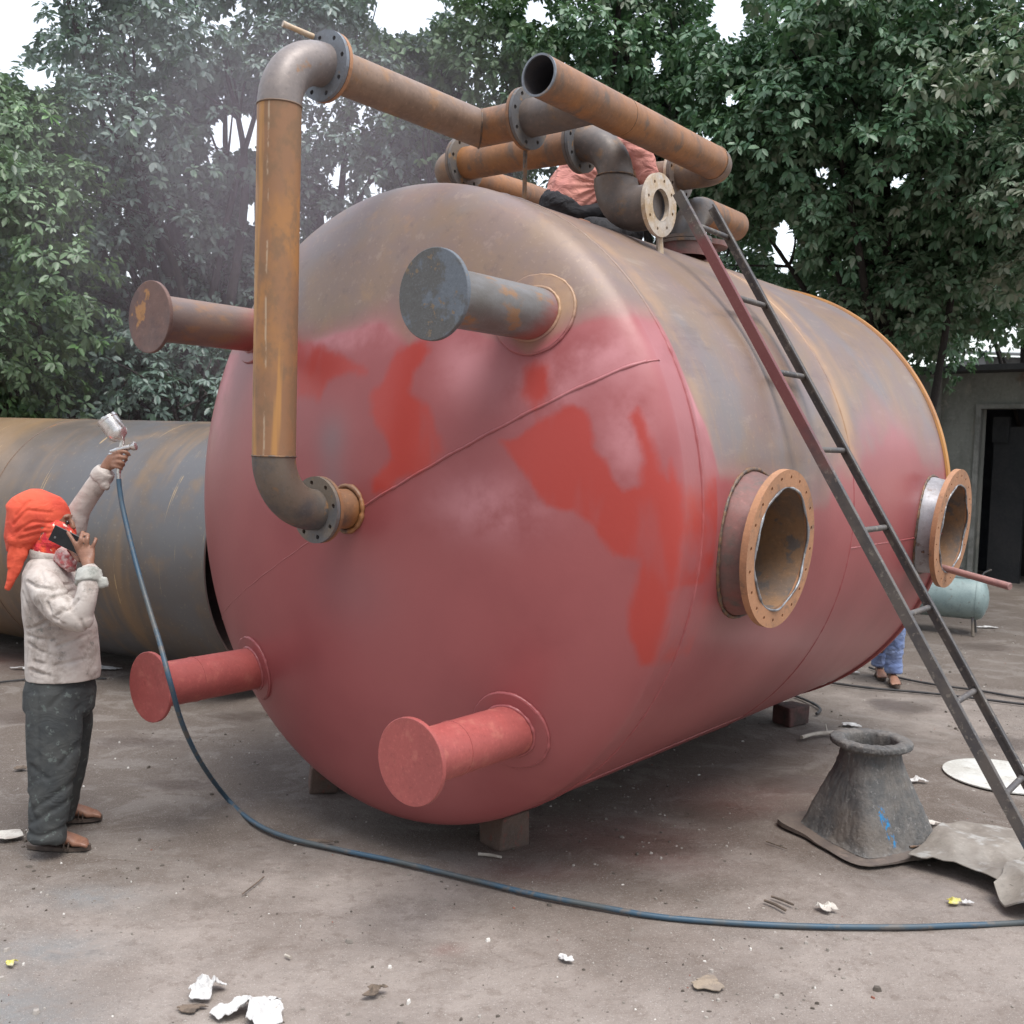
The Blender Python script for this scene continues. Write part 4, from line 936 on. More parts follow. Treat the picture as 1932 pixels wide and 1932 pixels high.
house('low_building', 250, 776, 0, 23, 330, 3, 'roof_grey', 'roof_dark', 'long low building with a dark roof behind the paint cup')
house('low_building', 390, 760, 0, 20, 26, 1, 'blue_sheet', 'roof_grey', 'small blue cabin beside the left flank of the red vessel')
house('low_building', 1900, 690, 0, 26, 230, 4, 'roof_grey', 'roof_grey', 'pale grey roofed building rising behind the shed')
# yard wall far behind
b = MB(); b.box((0, 24.5, .9), 70, .25, 1.8); b.build('boundary_wall', M['shed'], smooth=False, label='long sooty boundary wall across the back of the yard', cat='wall')

# ------------------------------------------------------------------ small helpers for soft bodies
def remesh(mb, name, mat, parent, base, voxel=.008, smooth=4, fn=None, **k):
    """overlapping closed lofts -> one continuous skin (voxel remesh), then an optional displacement along the normals"""
    tmp = mb.build('tmp', mat, smooth=True)
    md = tmp.modifiers.new('r', 'REMESH'); md.mode = 'VOXEL'; md.voxel_size = voxel
    ms = tmp.modifiers.new('s', 'SMOOTH'); ms.factor = .5; ms.iterations = smooth
    dg = bpy.context.evaluated_depsgraph_get(); ev = tmp.evaluated_get(dg); me = bpy.data.meshes.new_from_object(ev)
    me.name = name; bpy.data.objects.remove(tmp)
    n = len(me.vertices); co = np.zeros(n*3); me.vertices.foreach_get('co', co); co = co.reshape(-1, 3)
    if fn is not None:
        nr_ = np.zeros(n*3); me.vertices.foreach_get('normal', nr_); nr_ = nr_.reshape(-1, 3); co = co+nr_*fn(co)[:, None]
    co = co-np.asarray(base); me.vertices.foreach_set('co', co.ravel()); me.update(); me.shade_smooth()
    if len(me.materials) == 0: me.materials.append(mat)
    else: me.materials[0] = mat
    o = bpy.data.objects.new(name, me); COL.objects.link(o); o.parent = parent
    return tag(o, **k)
def folds(scale=7, amp=.007, st=(1, 1, .55), seed=0, k=2.2):
    def f(co):
        q = co*np.array(st); w_ = vnoise(q, scale*.5, seed+3, 2)
        a = vnoise(q+w_[:, None]*.12, scale, seed, 3); return amp*(1-k*np.abs(a))
    return f
def loft(mb, secs, ref, seg=28):
    """secs: (point, ra, rb)"""
    mb.tube([q[0] for q in secs], [(q[1], q[2]) for q in secs], seg, ref=ref)
def limb(mb, pts, rs, n=6, seg=18):
    P = bezier(pts, n); t = np.linspace(0, 1, len(pts)); R = np.interp(np.linspace(0, 1, len(P)), t, rs); mb.tube(P, list(R), seg)
    for q, r in ((P[0], R[0]), (P[-1], R[-1])): ball(mb, q, r*.98)
def ball(mb, c, r, sc=(1, 1, 1), seg=16):
    V = []; F = []; m_ = 8
    for i in range(1, m_):
        a = PI*i/m_
        for j in range(seg): b_ = 2*PI*j/seg; V.append((math.sin(a)*math.cos(b_), math.sin(a)*math.sin(b_), math.cos(a)))
    V = [(0, 0, 1)]+V+[(0, 0, -1)]; n_ = len(V)-1
    for j in range(seg): F.append((0, 1+j, 1+(j+1) % seg)); F.append((n_, 1+(m_-2)*seg+(j+1) % seg, 1+(m_-2)*seg+j))
    for i in range(m_-2):
        for j in range(seg): F.append((1+i*seg+j, 1+(i+1)*seg+j, 1+(i+1)*seg+(j+1) % seg, 1+i*seg+(j+1) % seg))
    mb.add(np.array(V)*np.array(sc)*r+np.asarray(c), F)
def foot(mb, heel, fwd, lat, z=.022, L=.25):
    """bare foot lying on z, with five toes"""
    h = np.array([heel[0], heel[1], z]); f = np.asarray(fwd); l = np.asarray(lat); u = np.array([0, 0, 1.])
    secs = [(h+u*.034, .020, .022), (h+f*.02+u*.036, .034, .030), (h+f*.07+u*.042, .040, .031), (h+f*.12+u*.034, .032, .036), (h+f*.17+u*.023, .022, .043), (h+f*.195+u*.017, .015, .044)]
    mb.tube([q[0] for q in secs], [(q[1], q[2]) for q in secs], 20, ref=u)
    for i, (o_, ln, r) in enumerate([(-.034, .050, .0125), (-.014, .050, .0095), (.003, .043, .009), (.019, .035, .0085), (.034, .027, .008)]):
        p0 = h+f*.175+l*o_+u*.015; p1 = h+f*(.19+ln*.5)+l*o_*1.05+u*.016; p2 = h+f*(.19+ln)+l*o_*1.1+u*.009
        mb.tube([p0, p1, p2], [r, r, r*.85], 10); ball(mb, p2, r*.85)
    return h+f*.045+u*.06
def sandal(name, heel, fwd, lat, parent, base, mat='leather'):
    f = np.asarray(fwd); l = np.asarray(lat); h = np.array([heel[0], heel[1], 0.]); V = []; n_ = 40
    for z in (.002, .020):
        for i in range(n_):
            a = 2*PI*i/n_; x = .125+.145*math.cos(a); wd = .040+.010*math.cos(a-.3); V.append(h+f*(x-.01)+l*(wd*math.sin(a))+np.array([0, 0, z+(.004 if x > .24 and z > .01 else 0)]))
    F = [(i, (i+1) % n_, n_+(i+1) % n_, n_+i) for i in range(n_)]+[tuple(range(n_-1, -1, -1)), tuple(range(n_, 2*n_))]
    o = MB().add(np.array(V)-base, F).build(name, M[mat], parent)
    u = np.array([0, 0, 1.])
    for f0, hh in ((.155, .052), (.175, .046)):
        P = [h+f*f0+l*.048*math.cos(a)+u*(.018+hh*math.sin(a)*.9) for a in np.linspace(0, PI, 12)]
        MB().tube([q-base for q in P], [(.003, .009)]*12, 8, ref=f).build('strap', M[mat], o)
    return o

# ------------------------------------------------------------------ the painter with the phone
def creases(segs, D, width=.010, depth=.010):
    """hand-laid folds: a groove with a soft ridge beside it, on the side turned to the yard"""
    S_ = []
    for sg in segs:
        q = [at(x, y, D) for x, y in sg]
        for a, b in zip(q[:-1], q[1:]): S_.append((a[[0, 2]], b[[0, 2]]))
    def f(co):
        P = co[:, [0, 2]]; out = np.zeros(len(co)); near = sstep(.10, -.05, co[:, 1]-at(966, 966, D)[1])
        for a, b in S_:
            e = b-a; w_ = P-a; t = np.clip((w_@e)/(e@e), 0, 1); dv = w_-t[:, None]*e; d = np.linalg.norm(dv, axis=1); sd_ = (dv@np.array([-e[1], e[0]]))/np.linalg.norm(e)
            out = np.minimum(out, -depth*np.exp(-(d/width)**2)); out = out+.45*depth*np.exp(-((d-width*2.0)/(width*1.1))**2)*(sd_ > 0)
        return out*near
    return f
SHIRT_C = [[(60, 1094), (90, 1100), (127, 1104)], [(66, 1125), (82, 1158), (104, 1179), (134, 1183)], [(50, 1186), (72, 1180), (96, 1168)], [(52, 1198), (80, 1202), (108, 1203)], [(54, 1214), (86, 1226), (120, 1238)],
    [(98, 1130), (108, 1162), (132, 1176)], [(118, 1128), (130, 1155), (148, 1166)], [(136, 1150), (158, 1140), (172, 1122)], [(34, 1080), (30, 1121)], [(43, 1118), (59, 1152)], [(180, 1160), (187, 1205)], [(114, 1216), (150, 1204), (180, 1196)],
    [(70, 1245), (110, 1252), (150, 1246)], [(96, 1205), (97, 1262)], [(150, 1225), (172, 1244)], [(125, 1118), (150, 1112)], [(84, 1075), (100, 1090)], [(146, 985), (160, 965)], [(158, 950), (178, 940)], [(150, 1140), (140, 1158)], [(62, 1262), (100, 1270)]]
TROUSER_C = [[(140, 1291), (118, 1310), (100, 1330)], [(150, 1300), (140, 1340)], [(135, 1478), (105, 1500), (72, 1520)], [(130, 1510), (95, 1530), (60, 1552)], [(57, 1560), (92, 1566), (128, 1556)], [(56, 1580), (85, 1588), (112, 1584)], [(76, 1311), (80, 1380), (86, 1462)], [(150, 1400), (120, 1440)], [(70, 1440), (100, 1462)], [(60, 1500), (80, 1540)]]
def painter():
    fw = nrm([.985, .17, 0]); lt = nrm([-.17, .985, 0]); up = Z_
    g = gat(110, 1600); base = np.array([g[0], g[1], 0]); D = 4.86
    o = empty('person', base, label='painter in orange headscarf and stained white shirt, phone at ear, raising a spray gun', cat='person')
    A = lambda x, y, d=D: at(x, y, d)
    # ---- body: one skin
    b = MB()
    loft(b, [(A(114, 1318), .105, .15), (A(114, 1280), .115, .155), (A(112, 1230), .10, .145), (A(108, 1170), .115, .155), (A(98, 1110), .10, .155), (A(92, 1078), .08, .13), (A(90, 1058), .055, .075), (A(90, 1030), .052, .052)], fw)
    loft(b, [(A(85, 935), .02, .02), (A(85, 940), .058, .05), (A(86, 955), .092, .071), (A(87, 975), .104, .077), (A(89, 995), .103, .075), (A(94, 1014), .088, .066), (A(99, 1029), .066, .052), (A(100, 1038), .035, .032)], fw, 32)
    b.tube([A(131, 978), A(137, 989), A(138, 995), A(133, 998)], [.008, .012, .015, .010], 12)          # nose
    b.tube([A(128, 974), A(133, 975)], [(.010, .032)]*2, 12, ref=up)                                   # brow
    b.tube([A(129, 1009), A(132, 1011)], [(.008, .022)]*2, 12, ref=up)                                 # lips
    for sg in (-1, 1): b.tube([A(88, 990)+lt*sg*.062, A(88, 990)+lt*sg*.080], [(.026, .016), (.022, .012)], 14, ref=up)   # ears
    rs = [A(78, 1092, 4.72), A(108, 1140, 4.64), A(150, 1170, 4.62), A(160, 1125, 4.62), A(167, 1072, 4.66), A(166, 1062, 4.67)]
    limb(b, rs[:3], [.035, .040, .038]); limb(b, rs[2:], [.038, .034, .025, .026])
    ls = [A(112, 1085, 5.02), A(134, 1012, 5.0), A(150, 962, 4.98), A(178, 922, 4.96), A(199, 882, 4.94)]
    limb(b, ls[:3], [.038, .038, .035]); limb(b, ls[2:], [.037, .032, .024])
    # right hand on the phone
    rt = nrm(_R)
    loft(b, [(A(166, 1066, 4.675), .025, .020), (A(165, 1054, 4.68), .034, .018), (A(163, 1042, 4.69), .040, .016), (A(162, 1033, 4.70), .038, .013)], rt, 20)
    def finger(pts, r):
        r *= 1.14
        P = bezier(pts, 5); b.tube(P, list(np.linspace(r, r*.82, len(P))), 12); ball(b, P[-1], r*.84, seg=12)
    finger([A(149, 1044, 4.69), A(141, 1026, 4.675), A(133, 1012, 4.68), A(128, 1005, 4.69)], .0092)
    finger([A(152, 1036, 4.695), A(152, 1018, 4.685), A(155, 1008, 4.71), A(156, 1004, 4.735)], .0096)
    finger([A(163, 1034, 4.695), A(165, 1018, 4.69), A(166, 1010, 4.71), A(165, 1008, 4.735)], .0092)
    finger([A(173, 1038, 4.695), A(178, 1025, 4.695), A(181, 1018, 4.71), A(180, 1016, 4.735)], .0082)
    finger([A(152, 1058, 4.70), A(143, 1050, 4.73), A(136, 1040, 4.765), A(130, 1034, 4.775)], .0108)      # thumb, on the side of the face
    # left hand round the gun handle
    loft(b, [(A(197, 884, 4.94), .024, .020), (A(205, 876, 4.94), .032, .020), (A(212, 870, 4.935), .038, .021), (A(218, 866, 4.93), .036, .020)], up, 20)
    finger([A(214, 857, 4.925), A(226, 852, 4.90), A(238, 853, 4.90), A(244, 858, 4.915)], .0088)
    finger([A(214, 865, 4.92), A(226, 862, 4.895), A(236, 864, 4.90), A(238, 868, 4.925)], .0092)
    finger([A(213, 873, 4.92), A(224, 872, 4.895), A(232, 874, 4.90), A(233, 878, 4.925)], .0088)
    finger([A(211, 880, 4.92), A(220, 881, 4.90), A(228, 883, 4.905), A(229, 886, 4.925)], .0078)
    finger([A(206, 866, 4.95), A(213, 855, 4.965), A(222, 848, 4.965), A(230, 847, 4.955)], .0105)
    # legs and feet
    h1 = gat(68, 1601); h2 = gat(92, 1551); f2 = nrm([.97, .22, 0]); l2 = nrm([-.22, .97, 0])
    a1 = foot(b, h1, nrm([.995, .03, 0]), nrm([-.03, .995, 0])); a2 = foot(b, h2, f2, l2)
    limb(b, [A(104, 1310, 4.78), A(103, 1430, 4.74), a1+up*.02], [.085, .052, .034]); limb(b, [A(122, 1310, 4.95), A(124, 1425, 5.03), a2+up*.02], [.085, .052, .034])
    remesh(b, 'body', M['skin'], o, base, .0058, 3)
    for dx, sg in ((0, -1), (0, 1)):
        e = MB(); ball(e, A(130, 985)+lt*sg*.030-base, .010); e.build('eye', M['eye'], o)
    # ---- shirt
    b = MB()
    loft(b, [(A(119, 1281), .162, .185), (A(119, 1262), .167, .188), (A(118, 1225), .163, .182), (A(115, 1185), .158, .180), (A(107, 1140), .150, .190), (A(97, 1105), .134, .195), (A(91, 1078), .110, .175), (A(91, 1060), .090, .125), (A(91, 1050), .070, .080)], fw, 40)
    limb(b, [A(78, 1096, 4.74), A(95, 1125, 4.66), A(122, 1155, 4.62), A(153, 1168, 4.62)], [.076, .080, .074, .062], 6, 24)
    limb(b, [A(150, 1166, 4.62), A(162, 1130, 4.61), A(168, 1098, 4.64), A(169, 1080, 4.66)], [.060, .052, .047, .046], 6, 24)
    limb(b, [A(108, 1090, 5.03), A(128, 1030, 5.01), A(148, 968, 4.98)], [.072, .064, .058], 6, 24)
    limb(b, [A(146, 970, 4.98), A(172, 930, 4.96), A(195, 896, 4.945)], [.055, .051, .046], 6, 24)
    def fsh(co):
        f1 = folds(3.5, .005, (1, 1, 1.3), 3)(co); return f1+creases(SHIRT_C, 4.72, .0085, .010)(co)-.006
    sh = remesh(b, 'shirt', M['shirt'], o, base, .006, 6, fsh)
    # collar
    c = []
    for i, a in enumerate(np.linspace(-2.5, 2.5, 24)): c.append(A(91, 1050)-fw*.082*math.cos(a)*.92+lt*.085*math.sin(a)+up*(.005-.012*math.cos(a+PI)))
    MB().tube([q-base for q in c], [(.022, .006)]*24, 10, ref=up).build('collar', M['shirt'], sh)
    # cuffs (rolled, stained)
    b = MB(); b.tube([A(167, 1102, 4.635), A(168, 1090, 4.65), A(169, 1076, 4.665)], [.056, .057, .050], 20); b.tube([A(172, 1096, 4.64), A(188, 1099, 4.64), A(203, 1098, 4.64)], [(.030, .026), (.026, .014), (.020, .008)], 14, ref=up)
    remesh(b, 'cuff', M['cuff'], sh, base, .006, 3, folds(22, .004, (1, 1, 1), 6))
    b = MB(); b.tube([A(187, 905, 4.95), A(195, 895, 4.945), A(200, 888, 4.94)], [.048, .049, .044], 20); b.tube([A(193, 908, 4.94), A(200, 918, 4.93), A(205, 922, 4.93)], [(.024, .03), (.02, .02), (.012, .012)], 12, ref=up)
    remesh(b, 'cuff', M['shirt'], sh, base, .006, 3, folds(22, .004, (1, 1, 1), 9))
    # ---- trousers
    b = MB()
    loft(b, [(A(116, 1262), .128, .158), (A(115, 1300), .152, .178), (A(113, 1335), .150, .182), (A(112, 1350), .12, .16)], fw, 36)
    loft(b, [(A(104, 1310, 4.78), .118, .105), (A(103, 1370, 4.76), .118, .100), (A(102, 1430, 4.74), .110, .092), (A(97, 1490, 4.72), .092, .080), (A(92, 1545, 4.70), .082, .072), (A(89, 1580, 4.69), .082, .072), (A(88, 1588, 4.69), .080, .070)], fw, 30)
    loft(b, [(A(126, 1310, 4.96), .112, .100), (A(130, 1370, 5.0), .100, .095), (A(128, 1430, 5.03), .086, .085), (A(118, 1490, 5.06), .078, .078), (A(110, 1530, 5.08), .076, .074), (A(108, 1545, 5.08), .076, .072)], fw, 30)
    def ftr(co):
        hem = sstep(.38, .08, co[:, 2]); f1 = folds(4, .008, (1, 1, .6), 13)(co); f2_ = (vnoise(co*np.array([.5, .5, 2.6]), 7, 5, 2))*.006*hem; return f1+f2_+creases(TROUSER_C, 4.70, .013, .007)(co)
    remesh(b, 'trousers', M['trousers'], o, base, .007, 4, ftr)
    # ---- headscarf with knot and tail
    b = MB()
    loft(b, [(A(82, 925.5), .015, .012), (A(81, 928), .050, .036), (A(80, 933), .082, .056), (A(79, 940), .106, .072), (A(77, 949), .127, .084), (A(75, 959), .140, .092), (A(72, 972), .147, .098), (A(65, 988), .130, .099), (A(55, 1003), .108, .096), (A(50, 1018), .096, .088), (A(50, 1032), .085, .072), (A(55, 1042), .06, .05)], fw, 36)
    b.tube([A(98, 996), A(104, 1010), A(98, 1026)], [(.05, .086), (.045, .08), (.04, .068)], 24, ref=fw)
    b.tube([A(30, 1010, 4.83), A(26, 1026, 4.81)], [.036, .030], 16); ball(b, A(28, 1018, 4.80), .034)
    cs = creases([[(24, 990), (50, 962), (92, 968)], [(30, 1004), (60, 984), (112, 990)], [(36, 1016), (66, 1008), (100, 1004)], [(40, 1030), (66, 1026), (92, 1022)], [(30, 972), (52, 946)], [(46, 1002), (70, 996), (90, 998)]], 4.76, .007, .009)
    def fsc(co): return folds(5, .003, (1, 1, 1.3), 21)(co)+cs(co)
    sc = remesh(b, 'headscarf', M['scarf'], o, base, .006, 3, fsc)
    b = MB()
    loft(b, [(A(40, 1020, 4.81), .026, .020), (A(38, 1042, 4.80), .034, .014), (A(30, 1068, 4.80), .030, .011), (A(20, 1092, 4.80), .019, .009), (A(13, 1112, 4.81), .012, .008)], fw, 18)
    loft(b, [(A(26, 1026, 4.79), .016, .012), (A(20, 1050, 4.79), .018, .008), (A(17, 1072, 4.79), .010, .006)], fw, 12)
    remesh(b, 'tail', M['scarf'], sc, base, .005, 2, folds(16, .005, (1, 1, .5), 31))
    # ---- red printed cloth over nose, mouth and neck
    b = MB()
    loft(b, [(A(120, 984), .054, .050), (A(114, 992), .072, .070), (A(110, 1004), .080, .074), (A(104, 1018), .084, .074), (A(98, 1033), .080, .070), (A(94, 1047), .078, .072), (A(92, 1054), .07, .07)], fw, 30)
    mk = remesh(b, 'face_cloth', M['mask'], o, base, .006, 3, folds(18, .005, (1, 1, 1.4), 41))
    b = MB(); loft(b, [(A(112, 1046, 4.80), .045, .03), (A(127, 1058, 4.78), .040, .035), (A(134, 1070, 4.78), .026, .030), (A(137, 1078, 4.78), .012, .016)], up, 16)
    remesh(b, 'neck_cloth', M['check'], mk, base, .006, 2, folds(24, .004, (1, 1, 1), 44))
    # ---- sandals
    sandal('sandal', h1-np.array([.012, 0, 0]), nrm([.995, .03, 0]), nrm([-.03, .995, 0]), o, base); sandal('sandal', h2-f2*.012, f2, l2, o, base)
    # ---- phone
    ctr = A(126, 1018, 4.715); ax = nrm(A(139, 1025, 4.715)-A(98, 1005, 4.715)); nn = nrm(np.cross(ax, _U)); nn = nn if nn@_F < 0 else -nn; wy = np.cross(nn, ax)
    R3 = np.stack([ax, wy, nn], 1)
    ph = MB().box((0, 0, 0), .150, .076, .009, R3).build('mobile_phone', M['phone'], smooth=False, label='black phone held against the painter\'s ear', cat='phone'); ph.location = ctr
    md = ph.modifiers.new('b', 'BEVEL'); md.width = .004; md.segments = 3
    ln = MB(); ln.lathe([(0, .0062), (.0045, .0062), (.0055, .0046), (0, .0040)], 16, R3@np.array([-.050, -.014, 0]), nn); ln.build('camera_lens', M['flange_grey'], ph)
    # ---- spray gun
    gb = A(224, 897, 4.925)
    gun = empty('spray_gun', gb, label='shiny gravity-feed spray gun with an upturned metal cup, held up by the painter', cat='spray gun')
    G = lambda x, y, d=4.925: A(x, y, d)-gb
    top_, bot = G(201, 789), G(230, 829); ax = nrm(top_-bot); Lc = np.linalg.norm(top_-bot)
    cup = MB().lathe([(0, -.010), (.010, -.008), (.014, .0), (.036, .012), (.047, .028), (.049, .040), (.049, Lc-.016), (.0515, Lc-.014), (.0515, Lc-.002), (.046, Lc), (0, Lc+.001)], 40, bot, ax).build('cup', M['steel_bright'], gun)
    MB().lathe([(0, Lc+.001), (.013, Lc+.001), (.015, Lc+.010), (.010, Lc+.014), (0, Lc+.014)], 20, bot-ax*.001+nrm(np.cross(ax, _F))*.012, ax).build('vent_cap', M['steel_bright'], cup)
    MB().tube([bot+ax*(Lc-.001)-nrm(np.cross(ax, _F))*.045+ax*.005, bot+ax*(Lc+.004), bot+ax*(Lc-.001)+nrm(np.cross(ax, _F))*.045+ax*.005], .0045, 8).build('lid_bar', M['steel_bright'], cup)
    MB().tube([bot-ax*.004, G(229, 846)], .010, 14).build('cup_stem', M['steel_bright'], gun)
    MB().tube([G(208, 852), G(214, 851), G(226, 848), G(240, 845), G(247, 843)], [.007, .010, .0145, .014, .012], 16).build('gun_body', M['steel_bright'], gun)
    MB().tube([G(245, 843.5), G(250, 842.5), G(256, 841), G(258, 840.6)], [.012, .020, .021, .013], 20).build('air_cap', M['steel_bright'], gun)
    MB().tube([G(206, 857), G(213, 856)], .006, 10).build('adjuster', M['steel_bright'], gun)
    MB().tube([G(228, 848), G(226, 868), G(224, 893)], [(.010, .014)]*3, 16, ref=X_).build('handle', M['steel_bright'], gun)
    MB().tube([G(239, 848), G(240, 858), G(236, 873)], [(.003, .008)]*3, 8, ref=X_).build('trigger', M['steel_bright'], gun)
    MB().tube([G(224, 892), G(224, 906)], .0085, 12).build('hose_fitting', M['steel_bright'], gun)
painter()

# ------------------------------------------------------------------ air hose
hp = [at(224, 904, 4.925), at(226, 925, 4.92), at(233, 965, 4.90), at(256, 1060, 4.82), at(282, 1150, 4.72), at(302, 1215, 4.62), at(322, 1290, 4.565), at(345, 1368, 4.78), at(380, 1440, 5.10)]
gp = [(430, 1512), (480, 1556), (540, 1583), (640, 1607), (760, 1632), (900, 1666), (1000, 1690), (1130, 1715), (1250, 1735), (1400, 1747), (1550, 1753), (1700, 1754), (1800, 1751), (1932, 1745), (2100, 1730)]
for i, q in enumerate(gp):
    g = gat(*q); hp.append(np.array([g[0], g[1], .0105+max(0, gz(g[0], g[1]))]))
P = bezier(hp, 10); b = MB(); b.tube(P, .0115, 14); b.build('air_hose', M['hose'], label='long blue-grey air hose hanging from the spray gun and crossing the ground in front', cat='hose')

# ------------------------------------------------------------------ worker crouched on top of the vessel
def top_worker():
    base = np.array(vw(0.02, 1.25, 1.465)); o = empty('person', base, label='worker in salmon t-shirt and black trousers bent over behind the pipes on top', cat='person')
    d = 5.98; A = lambda x, y, dd=d: at(x, y, dd); rt = nrm(_R)
    fw = nrm(A(1185, 272)-A(1088, 388)); side = nrm(np.cross(fw, _F))
    b = MB()
    loft(b, [(A(1070, 405), .10, .14), (A(1088, 388), .11, .15), (A(1120, 345), .10, .15), (A(1155, 300), .10, .18), (A(1180, 276), .09, .18), (A(1195, 262), .05, .07), (A(1204, 254), .048, .048)], side, 26)
    c = A(1204, 262, 6.0); loft(b, [(c+fw*.11, .03, .03), (c+fw*.09, .065, .06), (c+fw*.03, .095, .076), (c-fw*.03, .095, .074), (c-fw*.08, .06, .055), (c-fw*.11, .03, .03)], side, 24)
    ball(b, c+side*.10, .018)
    limb(b, [A(1188, 278, 5.82), A(1222, 310, 5.80), A(1232, 372, 5.86)], [.045, .038, .032]); limb(b, [A(1232, 372, 5.86), A(1212, 372, 6.02), A(1190, 360, 6.10)], [.032, .027, .022])
    limb(b, [A(1180, 270, 6.2), A(1205, 330, 6.25), A(1185, 360, 6.2)], [.045, .036, .024])
    for h0, sg in ((A(1188, 358, 6.10), 1), (A(1183, 360, 6.2), -1)):
        loft(b, [(h0, .022, .018), (h0-rt*.04+Z_*.0, .036, .016), (h0-rt*.075, .038, .013)], Z_, 14)
        for k in range(4):
            p0 = h0-rt*.07+Z_*(.028-.018*k); b.tube([p0, p0-rt*.04-_F*.01, p0-rt*.06-_F*-.02-Z_*.01], [.008, .0078, .0065], 8)
        b.tube([h0-rt*.02+Z_*.02, h0-rt*.05+Z_*.05, h0-rt*.075+Z_*.052], [.010, .009, .008], 8)
    top_ = 1.465
    K = [vw(.12, 1.55, top_+.07), vw(-.30, 1.55, top_+.02)]; Hh = [A(1074, 402, 5.95), A(1076, 402, 6.15)]; Fo = [vw(.13, 1.12, top_+.03), vw(-.26, 1.12, top_+.01)]
    for k in (0, 1): limb(b, [Hh[k], (Hh[k]+K[k])/2+Z_*.03, K[k]], [.08, .07, .055]); limb(b, [K[k], (K[k]+Fo[k])/2, Fo[k]], [.05, .045, .032]); b.tube([Fo[k], Fo[k]-VA*.10, Fo[k]-VA*.17-Z_*.01], [(.03, .035), (.03, .04), (.015, .035)], 14, ref=Z_)
    remesh(b, 'body', M['skin'], o, base, .009, 3)
    b = MB()
    loft(b, [(A(1070, 396), .145, .185), (A(1083, 374), .165, .19), (A(1102, 348), .165, .19), (A(1135, 316), .140, .195), (A(1165, 287), .125, .20), (A(1184, 271), .09, .15), (A(1192, 264), .06, .07)], side, 34)
    limb(b, [A(1186, 277, 5.82), A(1208, 295, 5.80), A(1223, 335, 5.82)], [.072, .064, .052], 6, 20); limb(b, [A(1180, 270, 6.2), A(1198, 305, 6.24)], [.065, .055], 6, 20)
    f1 = folds(9, .012, (1, 1, 1), 51)
    remesh(b, 't_shirt', M['salmon'], o, base, .008, 3, lambda co: f1(co)+.006*np.sin(np.arctan2(co[:, 2]-A(1138, 362)[2], co[:, 0]-A(1138, 362)[0])*22)*np.exp(-((np.linalg.norm(co-A(1125, 365, 5.84), axis=1))/.16)**2))
    b = MB()
    loft(b, [(A(1052, 424), .13, .17), (A(1064, 408), .165, .20), (A(1074, 393), .160, .19)], side, 30)
    b.tube([A(1040, 384, 5.93), A(1065, 397, 5.86), A(1100, 404, 5.84), A(1140, 396, 5.86), A(1149, 380, 5.93)], [.030, .035, .04, .040, .028], 16)
    for k in (0, 1): limb(b, [Hh[k], (Hh[k]+K[k])/2+Z_*.03, K[k]], [.105, .095, .075], 6, 20); limb(b, [K[k], (K[k]+Fo[k])/2, Fo[k]], [.07, .062, .05], 6, 20)
    remesh(b, 'trousers', M['dark_cloth'], o, base, .009, 3, folds(9, .009, (1, 1, 1), 57))
    b = MB(); loft(b, [(c+fw*.122, .03, .03), (c+fw*.10, .078, .07), (c+fw*.03, .106, .086), (c-fw*.02+side*-.02, .09, .08), (c-fw*.05-side*.05, .04, .05)], side, 24); remesh(b, 'hair', M['black'], o, base, .008, 2)
top_worker()

